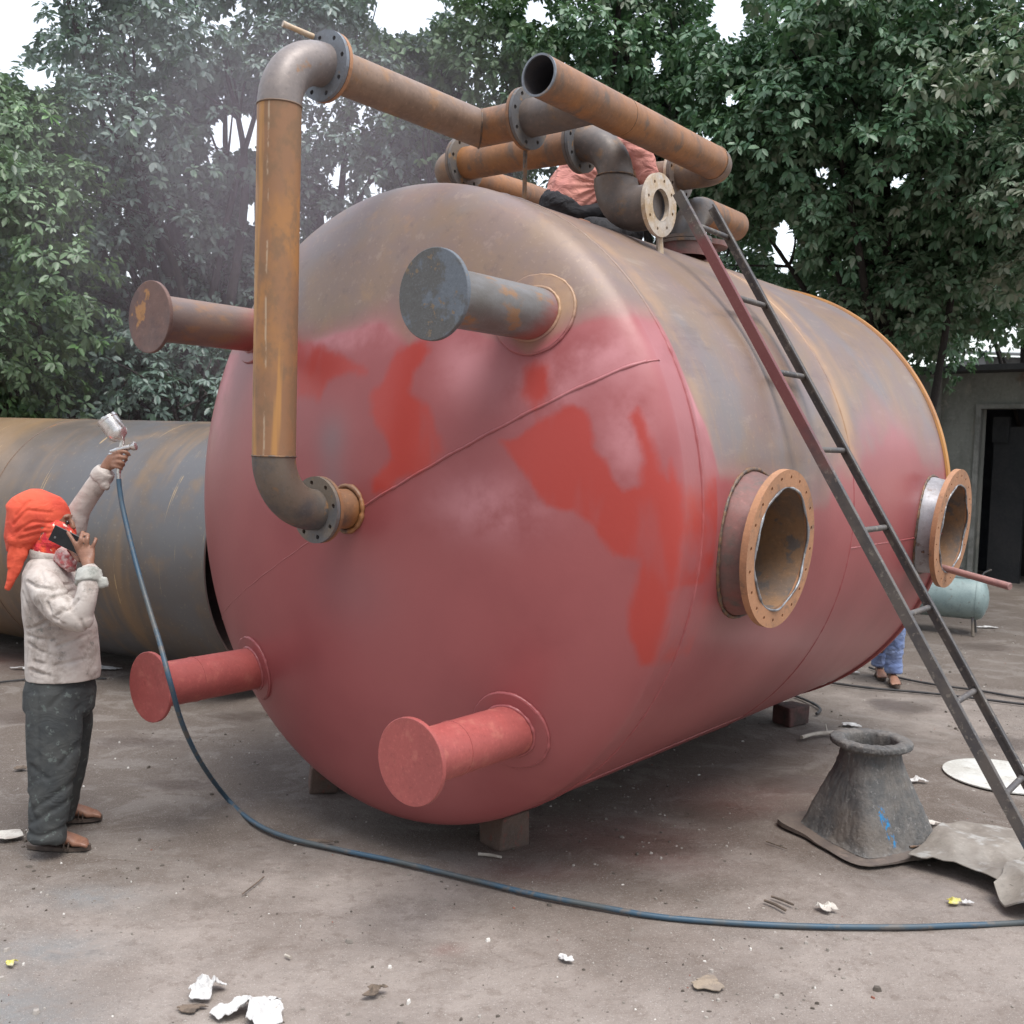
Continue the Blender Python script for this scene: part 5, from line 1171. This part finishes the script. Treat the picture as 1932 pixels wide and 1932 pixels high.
# ------------------------------------------------------------------ worker standing behind the far end
def far_worker():
    g = gat(1685, 1292); base = np.array([g[0], g[1], 0]); o = empty('person', base, label='worker in pale blue jeans and sandals standing behind the vessel, mostly hidden by it', cat='person')
    fw = nrm([-.15, -1, 0]); lt = nrm([1, -.15, 0]); L = lambda x, z, y=0: base+lt*x+fw*y+Z_*z
    b = MB(); cx = -.05
    loft(b, [(L(cx, .80), .15, .10), (L(cx, .92), .16, .11), (L(cx, 1.05), .135, .095), (L(cx, 1.22), .165, .11), (L(cx, 1.34), .18, .10), (L(cx, 1.40), .09, .07), (L(cx, 1.46), .05, .05)], lt, 26)
    loft(b, [(L(cx, 1.45), .05, .05), (L(cx, 1.48), .055, .075), (L(cx, 1.53), .070, .092), (L(cx, 1.60), .075, .10), (L(cx, 1.66), .06, .08), (L(cx, 1.685), .03, .03)], lt, 24); ball(b, L(cx, 1.55, .10), .016)
    for sg in (-1, 1):
        limb(b, [L(cx+sg*.17, 1.34), L(cx+sg*.23, 1.12), L(cx+sg*.22, .90, .08)], [.05, .04, .034]); limb(b, [L(cx+sg*.22, .90, .08), L(cx+sg*.12, .98, .22)], [.032, .024])
        h0 = L(cx+sg*.12, .98, .22); loft(b, [(h0, .018, .024), (h0+fw*.05, .016, .036), (h0+fw*.08, .014, .036)], Z_, 14)
        for k in range(4): p0 = h0+fw*.075+lt*(.026-.017*k); b.tube([p0, p0+fw*.035, p0+fw*.055-Z_*.02], [.008, .0075, .0065], 8)
        b.tube([h0+fw*.02-lt*sg*.02, h0+fw*.05-lt*sg*.05], [.010, .008], 8)
    a = []
    for x in (0, -.06):
        hl = L(x, 0, -.10 if x == 0 else -.36); q = foot(b, hl, fw, lt); a.append((x, q)); limb(b, [L(x*.8-.03, .88, 0 if x == 0 else -.10), L(x, .48, .02 if x == 0 else -.16), q+Z_*.02], [.08, .052, .036])
    remesh(b, 'body', M['skin'], o, base, .009, 3)
    b = MB(); loft(b, [(L(cx, .80), .165, .12), (L(cx, .98), .155, .115)], lt, 26)
    for x, q in a: yo = 0 if x == 0 else -.26; loft(b, [(L(x*.8-.03, .86, yo*.3), .092, .095), (L(x, .48, yo*.75), .072, .078), (L(x+.004, .25, yo-.03), .066, .072), (L(x+.004, .115, yo-.04), .067, .076), (L(x+.004, .10, yo-.04), .064, .073)], lt, 24)
    remesh(b, 'jeans', M['jeans'], o, base, .008, 3, lambda co: folds(9, .009, (1, 1, 1.2), 61)(co)+.004*vnoise(co*np.array([.6, .6, 3]), 12, 4, 2))
    b = MB(); loft(b, [(L(cx, .90), .175, .13), (L(cx, 1.08), .16, .12), (L(cx, 1.24), .18, .125), (L(cx, 1.35), .185, .11), (L(cx, 1.41), .09, .075)], lt, 28)
    for sg in (-1, 1): limb(b, [L(cx+sg*.17, 1.34), L(cx+sg*.235, 1.14)], [.06, .055])
    remesh(b, 'shirt', M['cuff'], o, base, .01, 3, folds(8, .008, (1, 1, 1), 66))
    b = MB(); loft(b, [(L(cx, 1.56, -.02), .082, .095), (L(cx, 1.63, -.005), .084, .108), (L(cx, 1.69), .06, .075), (L(cx, 1.70), .02, .02)], lt, 24); remesh(b, 'hair', M['black'], o, base, .009, 2)
    for x, q in a: sandal('sandal', L(x, 0, -.112 if x == 0 else -.372), fw, lt, o, base)
far_worker()

# ------------------------------------------------------------------ cast bell-mouth (square to round) on its plate
def bellmouth():
    L_, F_, R_g = gat(1502, 1556), gat(1645, 1629), gat(1780, 1604)
    cen = (L_+R_g)/2; ex = nrm((F_-L_)*np.array([1, 1, 0])); ey = np.array([-ex[1], ex[0], 0]); W_ = .66
    base = np.array([cen[0], cen[1], 0.]); o = empty('cast_bellmouth', base, label='rough grey cast hopper with round collar, square base plate and a blue paint mark', cat='casting')
    ang = math.atan2(ex[1], ex[0])
    o.rotation_euler = (0, 0, ang)
    H_ = .50; seg = 96; rows = []
    an = np.linspace(0, 2*PI, seg, endpoint=False)
    def sq(a, h, r, k):
        c, s_ = np.cos(a), np.sin(a); p_ = 2+k*7; d = (np.abs(c)**p_+np.abs(s_)**p_)**(1/p_); return np.stack([r*c/d, r*s_/d, np.full(len(a), h)], 1)
    prof = [(.018, .262, 1.0), (.03, .245, 1.0), (.10, .226, .85), (.18, .203, .6), (.26, .180, .35), (.34, .157, .15), (.39, .148, .03), (.44, .143, 0), (.462, .146, 0), (.468, .190, 0), (.478, .198, 0), (.496, .199, 0), (.506, .190, 0), (.506, .128, 0), (.49, .120, 0), (.35, .125, 0), (.12, .14, 0), (.03, .15, 0)]
    V = np.vstack([sq(an, h, r, k) for h, r, k in prof]); n_ = len(prof)
    F = [(i*seg+j, i*seg+(j+1) % seg, (i+1)*seg+(j+1) % seg, (i+1)*seg+j) for i in range(n_-1) for j in range(seg)]
    nz = (vnoise(V, 16, 3, 4)*.006+vnoise(V, 5, 4, 2)*.005)*np.where(V[:, 2] > .44, .35, 1); rad = np.linalg.norm(V[:, :2], axis=1)[:, None]; V[:, :2] += V[:, :2]/rad*nz[:, None]
    V[:, 0] -= V[:, 2]*.02
    # subdivide for the rough casting skin
    b = MB().add(V, F).build('body', M['cast'], o, sharp=180)
    md = b.modifiers.new('s', 'SUBSURF'); md.levels = 2; md.render_levels = 2
    tx = bpy.data.textures.new('cast_lumps', 'CLOUDS'); tx.noise_scale = .022; tx.noise_depth = 4
    dm = b.modifiers.new('d', 'DISPLACE'); dm.texture = tx; dm.strength = .013; dm.mid_level = .5
    # irregular plate
    k = 60; P = []
    for z in (.004, .018):
        for i in range(k):
            a = 2*PI*i/k; q = sq(np.array([a]), z, .335, 1.0)[0]; q[:2] *= 1+.02*math.sin(5*a+1)+.012*math.sin(11*a); q[2] += .012*math.sin(2*a+.5)*(z > .01)+.006; P.append(q)
    F = [(i, (i+1) % k, k+(i+1) % k, k+i) for i in range(k)]+[tuple(range(k-1, -1, -1)), tuple(range(k, 2*k))]
    MB().add(P, F).build('base_plate', M['plate_mud'], o, sharp=40)
    return o, ang
def cast_mat():
    n = NT('grey_rough_casting'); a = n.noise(9, 5, .7); b = n.noise(40, 4, .7); c = n.noise(3, 4, .6)
    col = n.mix(n.step(a, .38, .62), (.095, .095, .095), (.15, .14, .13)); col = n.mix(n.math('MULTIPLY', n.step(c, .5, .65), .5), col, (.20, .165, .135))
    col = n.mix(n.math('MULTIPLY', n.step(b, .58, .66), .6), col, (.26, .25, .24))
    sep = n.t.nodes.new('ShaderNodeSeparateXYZ'); n.t.links.new(n.tc.outputs['Object'], sep.inputs[0])
    # brushed blue mark on the face turned to the yard
    x = n.math('ABSOLUTE', n.math('SUBTRACT', sep.outputs['X'], n.math('ADD', .215, n.math('MULTIPLY', n.math('SUBTRACT', n.noise(9, 3, .6), .5), .05))))
    y = n.math('ABSOLUTE', n.math('ADD', n.math('SUBTRACT', sep.outputs['Y'], BLUE[0]), n.math('MULTIPLY', n.math('SUBTRACT', sep.outputs['Z'], .14), .35)))
    z = n.math('ABSOLUTE', n.math('SUBTRACT', sep.outputs['Z'], .135))
    f = n.math('MULTIPLY', n.step(y, .030, .012), n.step(z, .10, .075)); f = n.math('MULTIPLY', f, n.step(sep.outputs['X'], .12, .14)); f = n.math('MULTIPLY', f, n.step(n.noise(24, 3, .7, stretch=(1, 1, .6)), .44, .52))
    col = n.mix(f, col, (.02, .22, .48))
    return n.fin(col, .85, 0, n.bump(n.noise(70, 5, .75), .7, .008, n.bump(a, .5, .02)))
BLUE = (-.09,)
M['cast'] = cast_mat()
M['plate_mud'] = mott('muddy_rust_plate', (.15, .12, .10), (.11, .09, .08), (.19, .15, .125), sc=7, sc2=20, rough=.85, bump=.5)
bellmouth()

# ------------------------------------------------------------------ air receiver behind the vessel
def receiver():
    g = gat(1790, 1192); base = np.array([g[0], g[1], 0]); a = math.radians(-28)
    o = empty('air_receiver', base, a, label='pale green horizontal air tank on short legs beneath the far manhole', cat='air tank')
    R, L_, zc = .235, .80, .40
    body = MB().lathe([(0.001, -L_/2-.09), (.09, -L_/2-.08), (.17, -L_/2-.05), (.22, -L_/2-.02), (R, -L_/2+.02), (R, L_/2-.02), (.22, L_/2+.02), (.17, L_/2+.05), (.09, L_/2+.08), (.001, L_/2+.09)], 56, (-.10, 0, zc), (1, 0, 0)).build('body', M['cream'], o, sharp=60)
    for x in (-L_/2+.03, L_/2-.03):
        P = [(x-.10, (R+.001)*math.cos(t), zc+(R+.001)*math.sin(t)) for t in np.linspace(0, 2*PI, 60, endpoint=False)]; MB().tube(P, .004, 6, closed=True).build('weld_seam', M['cream'], body)
    for x in (-.42, .24):
        for y in (-.15, .15):
            MB().tube([(x, y*.8, zc-.19), (x+.02, y*1.15, .0)], .016, 10).build('leg', M['flange_grey'], o)
    for x in (-.28, .12): MB().box((x, 0, zc+R+.01), .16, .20, .05).build('mount', M['cream'], o, smooth=False)
    MB().lathe([(.0, .0), (.055, .0), (.06, .01), (.06, .06), (.0, .065)], 30, (.05, -.02, zc+R+.035), (0, 0, 1)).build('pump_flange', M['black'], o)
    MB().tube([(.30, -.1, zc+R-.02), (.33, -.1, zc+R+.06), (.40, -.1, zc+R+.10)], .010, 10).build('outlet_pipe', M['flange_grey'], o)
    pass
receiver()

# pinkish bar poking out of the far manhole
q0, q1 = vw(1.25, 3.16, -.34), at(1906, 1107, 6.02)
a0 = at(1785, 1073, 6.40); dd = nrm(q1-a0)
MB().tube([a0-dd*.22, (a0+q1)/2, q1-dd*.004, q1], [.020, .021, .022, .019], 18).build('scaffold_bar', mott('pinkish_overspray_pipe', (.36, .19, .17), (.27, .15, .14), sc=8, rough=.5), label='thin pinkish pipe sticking out of the far manhole', cat='bar')

# ------------------------------------------------------------------ things lying on the ground
def sheet_mesh(name, outline, z, mat, label, cat, hfun=None, n=26, thick=.004, **k):
    """thin sheet inside a ground outline (world xy), relief from hfun"""
    Q = np.array(outline)[:, :2]; c = Q.mean(0); V = []; F = []; m_ = len(Q)
    per = []
    for i in range(m_):
        for t in np.linspace(0, 1, 8, endpoint=False): per.append(Q[i]*(1-t)+Q[(i+1) % m_]*t)
    per = np.array(per); m2 = len(per)
    per = per+np.stack([vnoise(np.c_[per, np.zeros(m2)], 7, 3, 2), vnoise(np.c_[per, np.ones(m2)], 7, 4, 2)], 1)*.02
    for i in range(n+1):
        t = i/n
        for p_ in per: x, y = c+(p_-c)*max(t, .001); V.append((x, y, 0))
    V = np.array(V); zz = hfun(V) if hfun else np.zeros(len(V)); V[:, 2] = z+zz
    F = [(i*m2+j, (i+1)*m2+j, (i+1)*m2+(j+1) % m2, i*m2+(j+1) % m2) for i in range(n) for j in range(m2)]
    V0 = V.copy(); V0[:, 2] -= thick; nn = len(V)
    F2 = [tuple(q+nn for q in reversed(f)) for f in F]+[(n*m2+j, nn+n*m2+j, nn+n*m2+(j+1) % m2, n*m2+(j+1) % m2) for j in range(m2)]
    base = np.array([c[0], c[1], 0]); o = MB().add(np.vstack([V, V0]), F+F2).build(name, M[mat], None, loc=base, sharp=60, label=label, cat=cat, **k); return o
M['tarp'] = mott('muddy_woven_tarp', (.25, .225, .195), (.19, .165, .14), (.34, .33, .31), sc=3, sc2=8, rough=.7, bump=.4, bsc=300, bd=.002)
M['mud'] = mott('dried_mud', (.30, .24, .18), (.22, .18, .145), sc=12, rough=.9, bump=.4)
M['disc'] = mott('white_plate_disc', (.58, .58, .55), (.48, .47, .43), (.33, .30, .26), sc=4, sc2=14, rough=.6, bump=.15, t3=(.60, .72))
g_ = [gat(*q) for q in [(1708, 1634), (1775, 1583), (1830, 1572), (1945, 1590), (2050, 1640), (2000, 1720), (1940, 1725), (1850, 1675), (1790, 1655)]]
sheet_mesh('tarpaulin', g_, .012, 'tarp', 'muddy grey-brown tarpaulin crumpled beside the cast hopper at the right edge', 'tarpaulin',
           lambda V: .06*np.clip(1-2.6*np.abs(vnoise(V, 1.8, 9, 2)), 0, 1)+.022*np.clip(1-2.6*np.abs(vnoise(V, 5.5, 11, 2)), 0, 1)+.008)
g_ = [gat(*q) for q in [(1872, 1702), (1930, 1655), (1990, 1650), (2040, 1720), (1990, 1750), (1900, 1730)]]
sheet_mesh('folded_sheet', g_, .03, 'tarp', 'folded corner of muddy sheet lying in front of the tarpaulin', 'sheet', lambda V: .09*np.clip(1-2.4*np.abs(vnoise(V, 3.5, 19, 2)), 0, 1)+.01, thick=.008)
g_ = gat(1880, 1465); Rr_ = .34
o = MB().lathe([(0, .006), (Rr_-.01, .010), (Rr_, .008), (Rr_, .001), (0, .001)], 64).build('round_plate', M['disc'], label='dirty white round plate lying on the ground behind the ladder foot', cat='plate'); o.location = (g_[0]+.04, g_[1], .002)

def rag(name, px, py, rx, ry, seed, label, mat='white_rag', cat='rag', h=.03, sc=14, lobes=(.35, .2), z=.012, rot=0.0):
    """crumpled scrap: a thin sheet with sharp creases and a ragged outline; rx, ry in metres"""
    g = gat(px, py); rng = np.random.default_rng(seed); out = []
    ph = rng.uniform(0, 6.28, 4); c, s_ = math.cos(rot), math.sin(rot)
    for a in np.linspace(0, 2*PI, 26, endpoint=False):
        r = 1+lobes[0]*math.sin(2*a+ph[0])+lobes[1]*math.sin(3*a+ph[1])+.12*math.sin(7*a+ph[2])+rng.normal(0, .07); x, y = rx*r*math.cos(a), ry*r*math.sin(a)
        out.append((g[0]+x*c-y*s_, g[1]+x*s_+y*c, 0))
    def hf(V):
        d = np.sqrt(((V[:, 0]-g[0])/rx)**2+((V[:, 1]-g[1])/ry)**2); e = np.clip(1.35-d, .12, 1)
        a1 = vnoise(V, sc, seed, 2); a2 = vnoise(V, sc*2.3, seed+5, 2)
        return e*(h*(1-2.4*np.abs(a1))+h*.45*(1-2.4*np.abs(a2))+h*.35)
    return sheet_mesh(name, out, z, mat, label, cat, hf, n=22, thick=.003)
rag('white_rag', 390, 1874, .062, .045, 5, 'small white crumpled rag, the one lying on its own at the left', h=.030, sc=24)
rag('white_rag', 480, 1914, .115, .070, 7, 'larger spread white crumpled rag at the bottom edge of the yard', h=.030, sc=20, lobes=(.42, .3), rot=.5)
rag('paper_wrapper', 1730, 1476, .045, .03, 11, 'small crumpled white wrapper between the hopper collar and ladder', 'white_rag', 'wrapper', h=.018, sc=26)
rag('paper_wrapper', 1745, 1556, .06, .04, 12, 'flat dirty white paper scrap right of the hopper', 'paper', 'scrap', h=.008)
rag('dry_leaf', 1556, 1716, .055, .025, 13, 'crumpled dry leaf lying above the hose', 'paper', 'leaf', h=.014, sc=28, rot=-.5)
rag('yellow_wrapper', 1803, 1705, .035, .018, 14, 'small yellow wrapper on the ground near the folded sheet', 'yellow', 'wrapper', h=.012, sc=30)
rag('paper_wrapper', 1826, 1706, .018, .014, 24, 'tiny white scrap touching the yellow wrapper', 'white_rag', 'scrap', h=.008, sc=40)
rag('yellow_wrapper', 22, 1822, .022, .014, 15, 'tiny yellow scrap near the lower left edge', 'yellow', 'scrap', h=.008, sc=40)
rag('paper_scrap', 1068, 1814, .026, .018, 16, 'small blue-white scrap in the middle foreground below the hose', 'white_rag', 'scrap', h=.010, sc=40)
rag('mud_clod', 712, 1874, .040, .028, 17, 'low brown clod of mud in the left foreground', 'twig', 'clod', h=.014, sc=30)
rag('cloth_scrap', 180, 1262, .16, .04, 18, 'pale torn scrap beneath the grey cylinder behind the painter', 'white_rag', 'scrap', h=.012)
rag('cloth_scrap', 50, 1264, .10, .035, 19, 'pale torn scrap under the grey cylinder left of the painter', 'white_rag', 'scrap', h=.012)
rag('mud_clod', 1340, 1862, .055, .035, 21, 'pale brown patch of dried mud in the right foreground', 'mud', 'clod', h=.008)
rag('sacking_scrap', 600, 1590, .05, .02, 22, 'small dark scrap beside the hose bend', 'twig', 'scrap', h=.008)
rag('paper_scrap', 1605, 1370, .07, .035, 23, 'white flattened wrapper near the peeled branch', 'white_rag', 'scrap', h=.010)
rag('paper_scrap', 1860, 1185, .09, .05, 25, 'pale scrap on the ground in front of the shed', 'white_rag', 'scrap', h=.010)
rag('paper_scrap', 1600, 1270, .08, .04, 26, 'pale scrap on the ground beside the far worker', 'white_rag', 'scrap', h=.010)
rag('dead_leaf', 38, 1452, .045, .025, 27, 'dark curled leaf left of the painter', 'twig', 'leaf', h=.012)
rag('dead_leaf', 362, 1905, .05, .02, 28, 'dark scrap tucked against the small white rag', 'twig', 'scrap', h=.008, z=.006)
g1 = [gat(*q) for q in [(0, 1578), (42, 1574), (50, 1583), (14, 1592), (-10, 1590)]]
sheet_mesh('newspaper_scrap', g1, .014, 'paper', 'crumpled pale newspaper scrap left of the painter\'s feet', 'paper', lambda V: .012*vnoise(V, 12, 3, 2)+.008, n=8, thick=.002)
def stick(name, pts, r, mat, label, cat='stick', z=.012, forks=()):
    P = [gat(*q)+np.array([0, 0, z]) for q in pts]; P = [q+np.array([0, 0, r]) for q in P]; Q = bezier(P, 6); b = MB(); b.tube(Q, list(r*(1+.2*vnoise(np.array(Q), 30, 2, 2))), 9)
    for p0, p1 in forks: a_, b_ = gat(*p0)+np.array([0, 0, z+r]), gat(*p1)+np.array([0, 0, z+r+.02]); b.tube([a_, (a_+b_)/2, b_], [r*.6, r*.5, r*.4], 7)
    return b.build(name, M[mat], None, loc=np.array([P[0][0], P[0][1], 0]), label=label, cat=cat)
stick('branch', [(1512, 1398), (1540, 1391), (1585, 1388), (1632, 1387)], .013, 'pale_stick', 'pale peeled branch lying behind the hopper collar', forks=[((1560, 1390), (1557, 1379))])
stick('stick', [(902, 1616), (925, 1618), (946, 1622)], .007, 'pale_stick', 'short white stick in front of the near block', z=.005)
stick('twig', [(457, 1690), (480, 1672), (498, 1657)], .003, 'twig', 'thin dark twig on bare ground left of centre', z=.004)
stick('twig', [(1442, 1703), (1462, 1711), (1482, 1722)], .006, 'twig', 'dark curved twig above the hose, left one of a close pair', z=.004)
stick('twig', [(1455, 1695), (1478, 1703), (1497, 1711)], .005, 'twig', 'dark twig above the hose, upper right one of a close pair', z=.004)
stick('stick', [(538, 1806), (548, 1811)], .005, 'pale_stick', 'tiny white stub in the left foreground', z=.004)
stick('twig', [(1445, 1590), (1465, 1597), (1485, 1604)], .003, 'twig', 'thin dark twig left of the hopper base plate', z=.004)
stick('bar', [(1715, 1612), (1770, 1606), (1810, 1598)], .006, 'weld', 'thin dark rod lying from hopper plate to tarpaulin', 'rod', z=.03)
for pts, lb in [([(1560, 1290), (1640, 1301), (1720, 1308), (1800, 1316), (1932, 1332), (2050, 1345)], 'black cable running across the ground behind the ladder, nearer one'), ([(1640, 1262), (1690, 1280), (1760, 1294), (1840, 1305), (1932, 1320), (2050, 1330)], 'black cable passing by the sandal of the far worker'), ([(1500, 1316), (1520, 1324), (1540, 1334), (1548, 1343), (1540, 1350)], 'short loop of black cable near the red painted block')]:
    stick('cable', pts, .010, 'black', lb, 'cable', z=.004)
stick('cable', [(-60, 1300), (0, 1290), (60, 1284), (120, 1279), (200, 1283)], .008, 'black', 'black cable on the ground under the grey cylinder', 'cable', z=.004)

# countless small stones, chips and paper flecks pressed into the dirt
def litter():
    rng = np.random.default_rng(77); V, F, tone = [], [], []; nv = 0
    N = 15000
    for i in range(N):
        y = 2.2+10*rng.random()**1.4; x = rng.uniform(-.62*y-.4, .62*y+.4)
        cl = vnoise(np.array([[x, y, 0.]]), 1.1, 23, 2)[0]
        if rng.random() > .45+.9*cl: continue
        s_ = rng.choice([.003, .005, .008, .013], p=[.42, .34, .18, .06])*rng.uniform(.7, 1.4); a = rng.uniform(0, 6.28); el = rng.uniform(.4, 1)
        z = 0.0
        k = 5; h = s_*rng.uniform(.25, .8)
        c, sn = math.cos(a), math.sin(a); zz = .004*vnoise(np.array([[x, y, 0.]]), 6, 5, 2)[0]*0+gz_fast(x, y)
        P = []
        for j in range(k):
            t = 2*PI*j/k; r = s_*rng.uniform(.7, 1.2); px_, py_ = r*math.cos(t), r*el*math.sin(t); P.append((x+px_*c-py_*sn, y+px_*sn+py_*c, zz-.002))
        for j in range(k): q = P[j]; P.append((x+(q[0]-x)*.7, y+(q[1]-y)*.7, zz+h))
        V += P; F += [tuple(nv+k+j for j in range(k))]+[(nv+j, nv+(j+1) % k, nv+k+(j+1) % k, nv+k+j) for j in range(k)]; nv += 2*k
        tone += [rng.random()]*(2*k)
    MB().add(V, F).build('grit', M['litter'], smooth=False, kind='stuff', label='scattered stones, chips and flecks on the yard ground', attrs=dict(tone=tone))
_GX = np.linspace(-8, 9, 120); _GY = np.linspace(1, 14, 100); _gx, _gy = np.meshgrid(_GX, _GY, indexing='ij'); _P = np.stack([_gx.ravel(), _gy.ravel(), np.zeros(_gx.size)], 1)
_GZ = ((vnoise(_P, 1.4, 3, 3)*.010+vnoise(_P, 6, 5, 2)*.004-.006)*np.exp(-((_P[:, 0]/9)**2+((_P[:, 1]-6)/8)**2))).reshape(120, 100)
def gz_fast(x, y):
    i = int(np.clip((x+8)/17*119, 0, 118)); j = int(np.clip((y-1)/13*99, 0, 98)); return float(_GZ[i, j])
def lit_mat():
    n = NT('grit_flecks'); cr = n.t.nodes.new('ShaderNodeValToRGB'); n.t.links.new(n.attr('tone'), cr.inputs[0]); e = cr.color_ramp.elements; cr.color_ramp.interpolation = 'CONSTANT'
    e[0].position = 0; e[0].color = (.09, .075, .062, 1); e[1].position = .35; e[1].color = (.22, .195, .17, 1)
    for p_, c in ((.7, (.33, .30, .27)), (.90, (.60, .58, .54)), (.97, (.25, .09, .06))): k = e.new(p_); k.color = (*c, 1)
    return n.fin(cr.outputs[0], .85)
M['litter'] = lit_mat()
litter()

# ------------------------------------------------------------------ drifting paint mist behind the vessel
def mist(dens, c, r, lab):
    m_ = bpy.data.materials.new('paint_mist'); m_.use_nodes = True; t = m_.node_tree; t.nodes.clear()
    v = t.nodes.new('ShaderNodeVolumePrincipled'); v.inputs['Density'].default_value = dens; v.inputs['Color'].default_value = (.97, .86, .95, 1); v.inputs['Anisotropy'].default_value = .3
    o_ = t.nodes.new('ShaderNodeOutputMaterial'); t.links.new(v.outputs[0], o_.inputs['Volume'])
    b = MB(); ball(b, (0, 0, 0), 1.0, r, 40); o = b.build('paint_mist', m_, sharp=180, kind='stuff', label=lab)
    md = o.modifiers.new('s', 'SUBSURF'); md.levels = 1; md.render_levels = 2
    o.location = c
mist(.05, at(570, 320, 9.3), (1.5, .9, 1.3), 'pale pinkish paint mist drifting behind the riser pipe')
mist(.035, at(520, 360, 9.5), (2.4, 1.1, 1.9), 'thin paint mist in front of the left trees')
mist(.025, at(480, 400, 9.8), (3.4, 1.3, 2.5), 'very thin wide veil of paint mist in front of the left trees')
